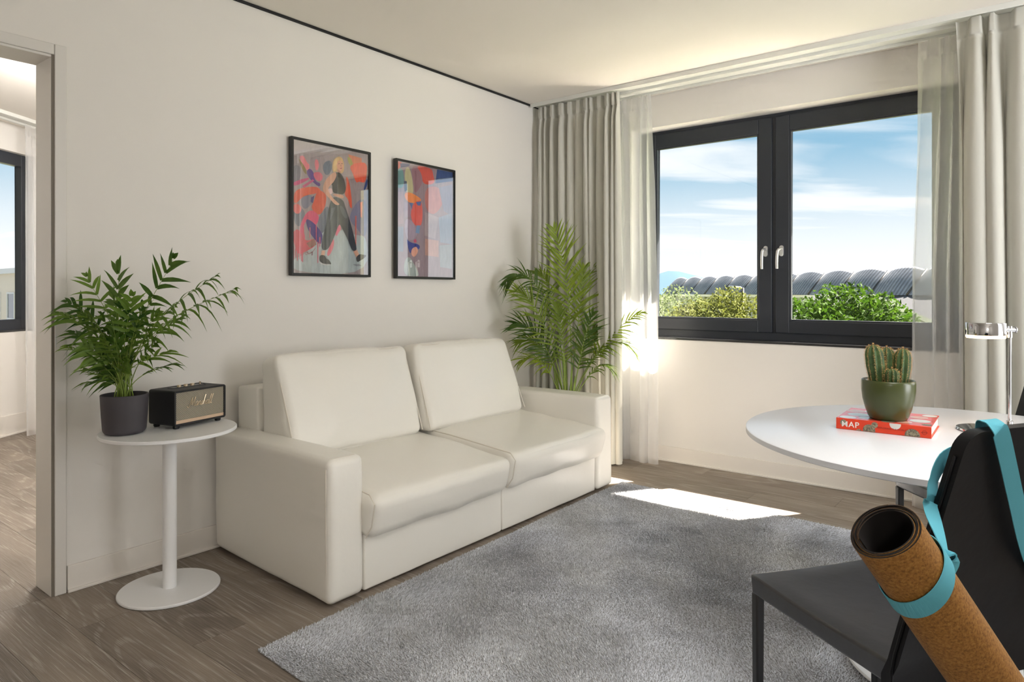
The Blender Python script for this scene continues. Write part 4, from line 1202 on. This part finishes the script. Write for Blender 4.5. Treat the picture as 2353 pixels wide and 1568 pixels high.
MB().lathe([(0, .2990), (.0535, .2990), (.0555, .3015), (.0555, .3125), (0, .3125)], 64, tuple(hc)).build('diffuser', M_led, lamp, smooth=True)

# ================================================================ CHAIRS
def chair_mesh_seat():
    # leather seat slab with sagging middle
    nx, ny = 14, 14; V = []; F = []
    hx, hy = .225, .205
    def z_top(a, b): return .462 - .010 * (1 - a * a) * (1 - b * b) - .006 * (1 - a * a) * (abs(b) > .99) - .004 * (1 - b * b) * (abs(a) > .99)
    for i in range(nx + 1):
        for j in range(ny + 1):
            a, b = -1 + 2 * i / nx, -1 + 2 * j / ny
            V.append((hx * a, hy * b, z_top(a, b)))
    n = len(V)
    for i in range(nx + 1):
        for j in range(ny + 1):
            a, b = -1 + 2 * i / nx, -1 + 2 * j / ny
            V.append((hx * a * .985, hy * b * .985, .412 - .006 * (1 - a * a) * (1 - b * b)))
    m = ny + 1
    for i in range(nx):
        for j in range(ny):
            k = i * m + j
            F.append((k, k + m, k + m + 1, k + 1)); F.append((n + k, n + k + 1, n + k + m + 1, n + k + m))
    for i in range(nx):
        F.append((i * m, n + i * m, n + (i + 1) * m, (i + 1) * m)); F.append((i * m + ny, (i + 1) * m + ny, n + (i + 1) * m + ny, n + i * m + ny))
    for j in range(ny):
        F.append((j, j + 1, n + j + 1, n + j)); F.append((nx * m + j, n + nx * m + j, n + nx * m + j + 1, nx * m + j + 1))
    return MB().add(V, F)
def chair_back():
    rows, cols = 22, 16; V = []; F = []
    def width(z):
        w_ = .207 - .004 * max(0, z - .5)
        d = z - (.947 - .035)
        if d > 0: w_ -= .035 - math.sqrt(max(0, .035 ** 2 - d * d)) if d < .035 else .035
        return w_
    zs = list(np.linspace(.395, .905, 15)) + [.947 - .035 + .035 * math.sin(a) for a in np.linspace(0, PI / 2, 8)]
    zs = sorted(set(round(z, 5) for z in zs))
    for side in (0, 1):
        for z in zs:
            x = .225 + .15 * max(0, z - .46) / .487 - .02 * max(0, z - .46) * max(0, .947 - z)
            w_ = width(z)
            for j in range(cols + 1):
                b = -1 + 2 * j / cols
                V.append((x + (-.013 if side == 0 else .013) + .014 * b * b * (z > .46) - .014, w_ * b, z))
    m = cols + 1; n = len(zs) * m
    for i in range(len(zs) - 1):
        for j in range(cols):
            k = i * m + j
            F.append((k, k + 1, k + m + 1, k + m)); F.append((n + k, n + k + m, n + k + m + 1, n + k + 1))
        F.append((i * m, (i + 1) * m, n + (i + 1) * m, n + i * m)); F.append((i * m + cols, n + i * m + cols, n + (i + 1) * m + cols, (i + 1) * m + cols))
    for j in range(cols):
        F.append((j, n + j, n + j + 1, j + 1)); k = (len(zs) - 1) * m + j; F.append((k, k + 1, n + k + 1, n + k))
    return MB().add(V, F)
def make_chair(loc, rz, label):
    c = empty('dining_chair', loc, rz, label, 'chair', 'black leather dining chairs')
    s = chair_mesh_seat().build('seat', M_blackleather, c, bevel=.006, seg=3)
    b = chair_back().build('backrest', M_backleather, c, bevel=.006, seg=3)
    # stitched edge of the backrest
    e = []
    for z in np.linspace(.41, .90, 14):
        e.append((.225 + .15 * max(0, z - .46) / .487 - .02 * max(0, z - .46) * max(0, .947 - z) + .001, -.2085 + .004 * max(0, z - .5), z))
    MB().tube(e, .0028, 6).build('piping', M_backleather, b, smooth='all')
    for sx, sy in ((-.212, -.190), (-.212, .190), (.205, -.190), (.205, .190)):
        dx = .0 if sx < 0 else .02
        MB().hexa([(sx - .010 + dx, sy - .010, RGZ), (sx + .010 + dx, sy - .010, RGZ), (sx + .010 + dx, sy + .010, RGZ), (sx - .010 + dx, sy + .010, RGZ), (sx - .012, sy - .012, .415), (sx + .012, sy - .012, .415), (sx + .012, sy + .012, .415), (sx - .012, sy + .012, .415)]).build('leg', M_chairsteel, c, bevel=.004)
    return c
make_chair((2.759, -2.662, 0), math.atan2(-.575, .818), 'black leather chair in the foreground with a yoga mat slung on its back')
make_chair((2.881, -1.372, 0), math.atan2(.66, .75), 'black leather chair pushed under the far side of the dining table')

# ================================================================ YOGA MAT AND STRAP
MT = Vector((2.860, -3.240, .808)); AX = Vector((.336, .526, -.781)).normalized()
e1 = AX.orthogonal().normalized(); e2 = AX.cross(e1)
ML = .61
VW = Vector((-.158, .943, -.293))
PH = math.atan2(VW.dot(e2), VW.dot(e1)) + .5
def roll(r_in, r_out, turns, th, off0, off1, name, mat, parent, ext0=0.0):
    n = int(turns * 56)
    V = []; F = []
    for i in range(n + 1):
        t = i / n; a = 2 * PI * turns * (t - 1) + PH
        rc = r_in + (r_out - r_in) * t + .0006 * math.sin(3 * a + t * 9)
        d = e1 * math.cos(a) + e2 * math.sin(a)
        j = .0009 * math.sin(a * 1.3 + t * 4) - ext0
        for r_, s in ((rc + off0, j), (rc + off1, j), (rc + off1, ML), (rc + off0, ML)):
            V.append(d * r_ + AX * s)
    for i in range(n):
        for k in range(4):
            F.append((i * 4 + k, i * 4 + (k + 1) % 4, i * 4 + 4 + (k + 1) % 4, i * 4 + 4 + k))
    F.append((0, 3, 2, 1)); F.append((n * 4, n * 4 + 1, n * 4 + 2, n * 4 + 3))
    return MB().add(V, F).build(name, mat, parent, smooth=True)
M_cork = bsdf_mat('cork', lin(176, 122, 58), .7, spec=.3)
n_ = tex_noise(M_cork, 230, 4, .7); n2_ = tex_noise(M_cork, 24, 3)
r_ = ramp(M_cork, n_.outputs['Fac'], [(.32, lin(104, 68, 26)), (.5, lin(140, 96, 42)), (.72, lin(164, 120, 62))]); M_cork.node_tree.links.new(r_.outputs[0], P(M_cork).inputs['Base Color']); bump(M_cork, n_.outputs['Fac'], .2, .0008)
M_rub = bsdf_mat('dark_rubber', lin(26, 22, 20), .75, spec=.25)
mat_o = empty('yoga_mat', MT, 0, 'rolled cork yoga mat hanging at the back of the foreground chair', 'yoga mat')
roll(.0415, .0555, 4.3, .003, -.0011, .0008, 'rubber_layer', M_rub, mat_o)
roll(.0415, .0555, 4.3, .003, .00082, .0014, 'cork_layer', M_cork, mat_o, ext0=-.0004)

M_strap = bsdf_mat('turquoise_webbing', lin(92, 168, 184), .8, spec=.2)
n_ = M_strap.node_tree.nodes.new('ShaderNodeTexWave'); n_.inputs['Scale'].default_value = 260; n_.bands_direction = 'DIAGONAL'
_c = M_strap.node_tree.nodes.new('ShaderNodeTexCoord'); M_strap.node_tree.links.new(_c.outputs['Object'], n_.inputs['Vector']); bump(M_strap, n_.outputs['Fac'], .5, .0006)
def ribbon(pts, wid, widths, th=.0016):
    """pts with width directions -> a solid band"""
    P_ = [Vector(p) for p in pts]; W_ = [Vector(w_).normalized() for w_ in wid]
    # refine by catmull-rom
    pp, ww, wd = [], [], []
    for i in range(len(P_) - 1):
        p0, p1, p2, p3 = P_[max(i - 1, 0)], P_[i], P_[i + 1], P_[min(i + 2, len(P_) - 1)]
        for k in range(6):
            t = k / 6
            pp.append(.5 * ((2 * p1) + (p2 - p0) * t + (2 * p0 - 5 * p1 + 4 * p2 - p3) * t * t + (3 * p1 - p0 - 3 * p2 + p3) * t ** 3))
            ww.append(W_[i].lerp(W_[i + 1], t).normalized()); wd.append(widths[i] * (1 - t) + widths[i + 1] * t)
    pp.append(P_[-1]); ww.append(W_[-1]); wd.append(widths[-1])
    V = []; F = []
    for i in range(len(pp)):
        T = (pp[min(i + 1, len(pp) - 1)] - pp[max(i - 1, 0)]).normalized()
        w_ = (ww[i] - T * ww[i].dot(T)).normalized(); nn = T.cross(w_)
        for a, b in ((-1, -1), (1, -1), (1, 1), (-1, 1)):
            V.append(pp[i] + w_ * a * wd[i] / 2 + nn * b * th / 2)
    for i in range(len(pp) - 1):
        for k in range(4):
            F.append((i * 4 + k, i * 4 + (k + 1) % 4, i * 4 + 4 + (k + 1) % 4, i * 4 + 4 + k))
    F.append((0, 3, 2, 1)); n = len(V) - 4; F.append((n, n + 1, n + 2, n + 3))
    return MB().add(V, F)
ST = Vector((2.9, -3.0, .8))
strap = empty('yoga_strap', ST, 0, 'turquoise carrying strap looped around the cork mat and over the chair back', 'strap')
def sr(lst): return [Vector(p) - ST for p in lst]
def loop(s, name):
    pts = []; wid = []
    for i in range(33):
        a = 2 * PI * i / 32
        d_ = e1 * math.cos(a) + e2 * math.sin(a)
        pts.append(MT + AX * (s - .024 * d_.dot(RT)) + d_ * .0588); wid.append(AX)
    return ribbon(sr(pts), wid, [.034] * 33).build(name, M_strap, strap, smooth=True)
loop(.100, 'loop'); loop(.56, 'loop')
UU = Vector((.575, .818, 0)); VV = Vector((.818, -.575, 0))
kn = MT + AX * .066 + RT * .058 + Vector((0, 0, .018)) - FW * .003
ribbon(sr([kn - RT * .004 - Vector((0, 0, .03)), kn + RT * .004 + Vector((0, 0, -.006)), (2.8975, -3.0290, .800), (2.8985, -3.0150, .820), (2.9000, -3.0050, .846), (2.9140, -2.9930, .880), (2.9400, -2.9560, .8950), (2.9640, -2.9340, .9180), (2.9740, -2.9540, .9540), (2.9880, -2.9900, .9590), (2.9960, -3.0030, .9520), (3.0007, -2.9960, .9391), (3.0079, -2.9575, .8869), (3.0186, -2.8985, .8044), (3.0338, -2.8225, .6969), (3.0640, -2.7230, .5673), MT + AX * .56 + UU * .059]),
       [AX, RT * .5 + Vector((0, 0, -.8)), UU * .8 + Vector((0, 0, .3)), UU + VV * -.2, UU + VV * -.3, UU + Vector((0, 0, -.3)), UU + Vector((0, 0, -.4)), UU, UU, UU, UU, UU, UU, UU, UU, UU, AX], [.030, .026, .022, .030, .034, .034, .034, .034, .034, .034, .034, .034, .034, .034, .034, .034, .03]).build('band', M_strap, strap, smooth=True)
ribbon(sr([kn - RT * .012 - Vector((0, 0, .035)), kn + RT * .012 - Vector((0, 0, .005)), kn + RT * .020 - Vector((0, 0, .02)), kn + RT * .006 - Vector((0, 0, .045))]), [AX, FW, AX, RT], [.024, .022, .022, .02], .003).build('knot', M_strap, strap, smooth=True)

# ================================================================ OUTSIDE
def out(r, f, z=0.0):
    """metres to the right of and ahead of the camera spot"""
    return Vector((CAM[0], CAM[1], 0)) + RT * r + FW * f + Vector((0, 0, z))
M_ground = bsdf_mat('grass_ground', lin(96, 104, 70), .9)
GZ = -7.6
struct(MB().box(-3000, 3000, 1.2, 3000, GZ - .5, GZ).build('ground', M_ground), 'ground outside')
M_tl1 = leaf_mat('olive_foliage', lin(44, 52, 20), lin(108, 114, 52), .3, .8, .15)
M_tl2 = leaf_mat('fresh_foliage', lin(44, 72, 14), lin(116, 142, 40), .35, .8, .15)
M_tl3 = leaf_mat('hazy_foliage', lin(84, 98, 66), lin(130, 142, 100), .3, .8, .1)  # pale willow greens with distance haze mixed into the colour
M_bark = bsdf_mat('bark', lin(84, 70, 56), .9)
def tree(r, f, top, rx, rz, n, leaf, mat, seed, label, ls=.10, lumps=26):
    rg_ = np.random.default_rng(seed)
    base = out(r, f, GZ)
    t = empty('tree', base, 0, label, 'tree', 'trees outside the window')
    cz_ = top - rz * 1.04 - GZ
    tr_ = MB(); tr_.tube([(0, 0, 0), (.05, .02, cz_ * .5), (0, 0, cz_)], [.20, .15, .08], 9)
    cen = []
    for k in range(lumps):
        th = k * 2.39996 + rg_.uniform(-.4, .4); ph = math.acos(1 - 1.55 * (k + .5) / lumps); q = rg_.uniform(.66, .82)
        c = np.array([rx * q * math.sin(ph) * math.cos(th), rx * q * math.sin(ph) * math.sin(th), cz_ + rz * q * math.cos(ph)])
        cen.append((c, rg_.uniform(.24, .42) * rx))
        if k % 2 == 0: tr_.tube([(0, 0, cz_ * .7), tuple(c * .5 + np.array([0, 0, cz_ * .45])), tuple(c)], [.07, .04, .015], 6)
    tr_.build('trunk', M_bark, t, smooth='all')
    cc = np.array([c for c, _ in cen]); rr = np.array([q for _, q in cen])
    idx = rg_.integers(0, lumps, n)
    d = rg_.normal(0, 1, (n, 3)); d /= np.linalg.norm(d, axis=1)[:, None]
    pos = cc[idx] + d * (rr[idx] * rg_.uniform(.35, 1.08, n) ** .6)[:, None]
    a = rg_.normal(0, 1, (n, 3)); a /= np.linalg.norm(a, axis=1)[:, None]
    b = np.cross(a, rg_.normal(0, 1, (n, 3))); b /= np.linalg.norm(b, axis=1)[:, None]
    L = ls * rg_.uniform(.6, 1.3, n)[:, None]
    V = np.stack([pos - a * L, pos + b * L * .42, pos + a * L, pos - b * L * .42], 1).reshape(-1, 3)
    me = bpy.data.meshes.new('crown')
    me.vertices.add(n * 4); me.vertices.foreach_set('co', V.reshape(-1).astype(np.float32))
    me.loops.add(n * 4); me.loops.foreach_set('vertex_index', np.arange(n * 4, dtype=np.int32))
    me.polygons.add(n); me.polygons.foreach_set('loop_start', (np.arange(n) * 4).astype(np.int32))
    me.update(calc_edges=True); me.materials.append(mat)
    prop(link('crown', me, t), kind='stuff')
tree(5.15, 17, 1.62, 1.75, 3.0, 34000, .1, M_tl1, 1, 'olive green tree filling the left window pane', .058, 44)
tree(5.80, 12, 1.47, 1.30, 1.75, 24000, .1, M_tl2, 2, 'fresh green tree in the right window pane', .055, 34)
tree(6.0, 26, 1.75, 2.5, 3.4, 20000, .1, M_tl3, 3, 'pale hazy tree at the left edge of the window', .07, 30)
tree(5.4, 34, 1.6, 2.6, 3.4, 12000, .1, M_tl1, 4, 'olive tree half hidden behind the left sheer curtain', .09, 24)

# warehouse with a row of scalloped vaults
M_roof = bsdf_mat('corrugated_roof', lin(70, 74, 82), .55)
_t = M_roof.node_tree; _c = _t.nodes.new('ShaderNodeTexCoord'); _w = _t.nodes.new('ShaderNodeTexWave'); _w.bands_direction = 'X'; _w.inputs['Scale'].default_value = .75
_t.links.new(_c.outputs['Object'], _w.inputs['Vector'])
_n = tex_noise(M_roof, .9, 5, .7); _r = ramp(M_roof, _n.outputs['Fac'], [(.3, lin(92, 98, 112)), (.7, lin(134, 140, 152))]); _t.links.new(_r.outputs[0], P(M_roof).inputs['Base Color'])
_m = _t.nodes.new('ShaderNodeMix'); _m.data_type = 'RGBA'; _m.blend_type = 'MULTIPLY'; _m.inputs[0].default_value = .6
_t.links.new(_r.outputs[0], _m.inputs[6]); _t.links.new(_w.outputs['Color'], _m.inputs[7]); _t.links.new(_m.outputs[2], P(M_roof).inputs['Base Color'])
bump(M_roof, _w.outputs['Fac'], .5, .05)
M_wh = bsdf_mat('warehouse_wall', lin(150, 150, 148), .8)
M_fascia = bsdf_mat('white_fascia', lin(206, 204, 200), .6)
BAY = 4.9
tdir = (RT * -.214 + FW * .977).normalized(); ndir = (RT * -.977 + FW * -.214).normalized()
whp = out(38.6, 70, 0)
wh = empty('warehouse', (whp.x, whp.y, GZ), math.atan2(tdir.y, tdir.x), 'long grey warehouse with a row of scalloped vault roofs', 'building')
# local: x along the row (away), y = +90deg from it = towards the left/viewer side
sgn = 1 if Vector((-tdir.y, tdir.x, 0)).dot(ndir) > 0 else -1
ZE, ZR, WV = .92 - GZ, 3.33 - GZ, 2.2
def vault_mesh(low):
    na, nb = 14, 16; V = []; F = []
    for i in range(na + 1):
        a = i / na; hump = 4 * a * (1 - a)
        for j in range(nb + 1):
            b = j / nb
            if b <= .75:
                q = b / .75
                yv = sgn * WV * (1 - q) * (1 + .12 * hump); z = ZE + (ZR - ZE) * (q + .06 * math.sin(PI * q)) + .45 * hump * q
            else:
                k = (b - .75) / .25
                yv = -sgn * 5 * k; z = (ZR + .45 * hump) * (1 - k) + (ZE - 1) * k
            V.append((BAY * a, yv, z))
    m = nb + 1
    for i in range(na):
        for j in range(nb):
            k = i * m + j; F.append((k, k + m, k + m + 1, k + 1))
    return MB().add(V, F).mesh('roof_vault', M_roof, 'all')
vm = vault_mesh(0)
gut = MB().tube([(0, sgn * (WV + .05), ZE + .02), (0, sgn * WV * .5, (ZE + ZR) / 2 + .12), (0, 0, ZR + .05)], .14, 6).mesh('valley_gutter', M_chairsteel, 'all')
for i in range(-5, 10):
    o = link('roof_vault', vm, wh); o.location = (i * BAY, 0, 0)
    o = link('valley_gutter', gut, wh); o.location = (i * BAY, 0, 0)
wm = MB(); wm.box(-5 * BAY, 10 * BAY, *sorted((-sgn * 5.0, sgn * (WV - .25))), 0, ZE - .25); wm.build('wall', M_wh, wh)
MB().hexa([(-5 * BAY, sgn * (WV - .1), ZE - .1), (.25 * BAY, sgn * (WV - .1), ZE - .1), (.25 * BAY, sgn * (WV + 5), ZE - 2.9), (-5 * BAY, sgn * (WV + 5), ZE - 2.9), (-5 * BAY, sgn * (WV - .1), ZE + .02), (.25 * BAY, sgn * (WV - .1), ZE + .02), (.25 * BAY, sgn * (WV + 5), ZE - 2.78), (-5 * BAY, sgn * (WV + 5), ZE - 2.78)]).build('lean_to_roof', bsdf_mat('shed_roof', lin(58, 60, 66), .7), wh)
MB().box(.3 * BAY, 10 * BAY, *sorted((sgn * (WV - .2), sgn * (WV + .1))), ZE - .35, ZE - .02).build('gutter', M_fascia, wh)
# gabled shed in front of it
sh = empty('gabled_shed', out(23.7, 45, GZ), YAW, 'low shed with a white edged gable in front of the warehouse', 'building')
za = .93 - GZ
gw = 4.6
MB().add([(-gw, 0, 0), (gw, 0, 0), (gw, 0, za - .44 * gw), (0, 0, za), (-gw, 0, za - .44 * gw), (-gw, 8, 0), (gw, 8, 0), (gw, 8, za - .44 * gw), (0, 8, za), (-gw, 8, za - .44 * gw)],
         [(0, 1, 2, 3, 4), (9, 8, 7, 6, 5), (0, 5, 6, 1), (1, 6, 7, 2), (4, 9, 5, 0)]).build('wall', M_wh, sh)
for s in (-1, 1):
    MB().hexa([(0, -.25, za + .02), (s * (gw + .3), -.25, za + .02 - .44 * (gw + .3)), (s * (gw + .3), 8.2, za + .02 - .44 * (gw + .3)), (0, 8.2, za + .02), (0, -.25, za + .12), (s * (gw + .3), -.25, za + .12 - .44 * (gw + .3)), (s * (gw + .3), 8.2, za + .12 - .44 * (gw + .3)), (0, 8.2, za + .12)]).build('roof_slope', bsdf_mat('shed_roof', lin(58, 60, 66), .7), sh)
    MB().hexa([(0, -.33, za - .20), (s * (gw + .3), -.33, za - .20 - .44 * (gw + .3)), (s * (gw + .3), -.25, za - .20 - .44 * (gw + .3)), (0, -.25, za - .20), (0, -.33, za + .14), (s * (gw + .3), -.33, za + .14 - .44 * (gw + .3)), (s * (gw + .3), -.25, za + .14 - .44 * (gw + .3)), (0, -.25, za + .14)]).build('bargeboard', M_fascia, sh)
# street lamp
sl = empty('street_lamp', out(10.15, 30, GZ), YAW, 'slim street lamp above the olive tree', 'street lamp')
MB().tube([(0, 0, 0), (0, 0, 9.0)], [.10, .055], 10).build('pole', M_chairsteel, sl, smooth='all')
MB().tube([(0, 0, 8.95), (-.12, 0, 9.02), (-.62, 0, 9.04)], [.035, .035, .045], 8).build('lamp_head', M_alu, sl, smooth='all')
# distant hill, air haze mixed into its blue base colour
M_hill = bsdf_mat('hill_haze', (.045, .075, .115, 1), 1.0, spec=0)
ridge = [(117, 8.2), (245, 28.9), (356, 43.3), (452, 52.8), (524, 65.6), (572, 79.9), (611, 78.3), (675, 62.4), (739, 43.3), (835, 21.0), (994, 9.8), (1313, 6.6), (1791, 5.0)]   # metres across, height
V = []; F = []
for r_m, zt_ in ridge:
    V += [tuple(out(r_m, 2180, GZ)), tuple(out(r_m, 2500, zt_)), tuple(out(r_m * 1.1, 3000, GZ))]
for i in range(len(ridge) - 1):
    F += [(i * 3, i * 3 + 3, i * 3 + 4, i * 3 + 1), (i * 3 + 1, i * 3 + 4, i * 3 + 5, i * 3 + 2)]
struct(MB().add(V, F).build('hill', M_hill, smooth='all'), 'haze blue hill on the horizon')

# seen through the bedroom window: a pale block of flats and a balcony railing
M_brick = bsdf_mat('pale_brick', lin(214, 200, 180), .9)
M_pane = bsdf_mat('far_pane', lin(70, 80, 92), .15)
bb_ = empty('apartment_block', out(-30.5, 41, GZ), YAW - .7, 'pale block of flats outside the bedroom window', 'building')
MB().box(-9, 9, 0, 9, 0, 2.3 - GZ).build('wall', M_brick, bb_)
MB().box(-9.2, 9.2, -.2, 9.2, 2.3 - GZ, 2.6 - GZ).build('roof_edge', M_fascia, bb_)
for ix in range(6):
    for iz in range(3):
        xx = -8 + ix * 2.9; zz = 1.2 + iz * 3.0
        f_ = rect_frame(xx, xx + 1.5, zz, zz + 1.6, -.06, .04, .09, .09, .09, .09).build('window_frame', M_fascia, bb_)
        MB().box(xx + .08, xx + 1.42, -.02, .02, zz + .08, zz + 1.52).build('pane', M_pane, f_)
rl = empty('balcony_railing', P0, ang, 'pale railing outside the bedroom window', 'railing')
MB().box(-2.4, 1.0, .98, 1.02, 1.12, 1.16).build('top_rail', M_fascia, rl); MB().box(-2.4, 1.0, .985, 1.015, .60, .63).build('bottom_rail', M_fascia, rl)
for k in range(12):
    MB().box(-2.3 + k * .28, -2.275 + k * .28, .985, 1.015, .63, 1.12).build('baluster', M_fascia, rl)
struct(bed_obj(MB().box(-3.5, 1.6, .3, 1.15, .42, .60), 'trim_5', M_facade), 'balcony slab outside the bedroom window')
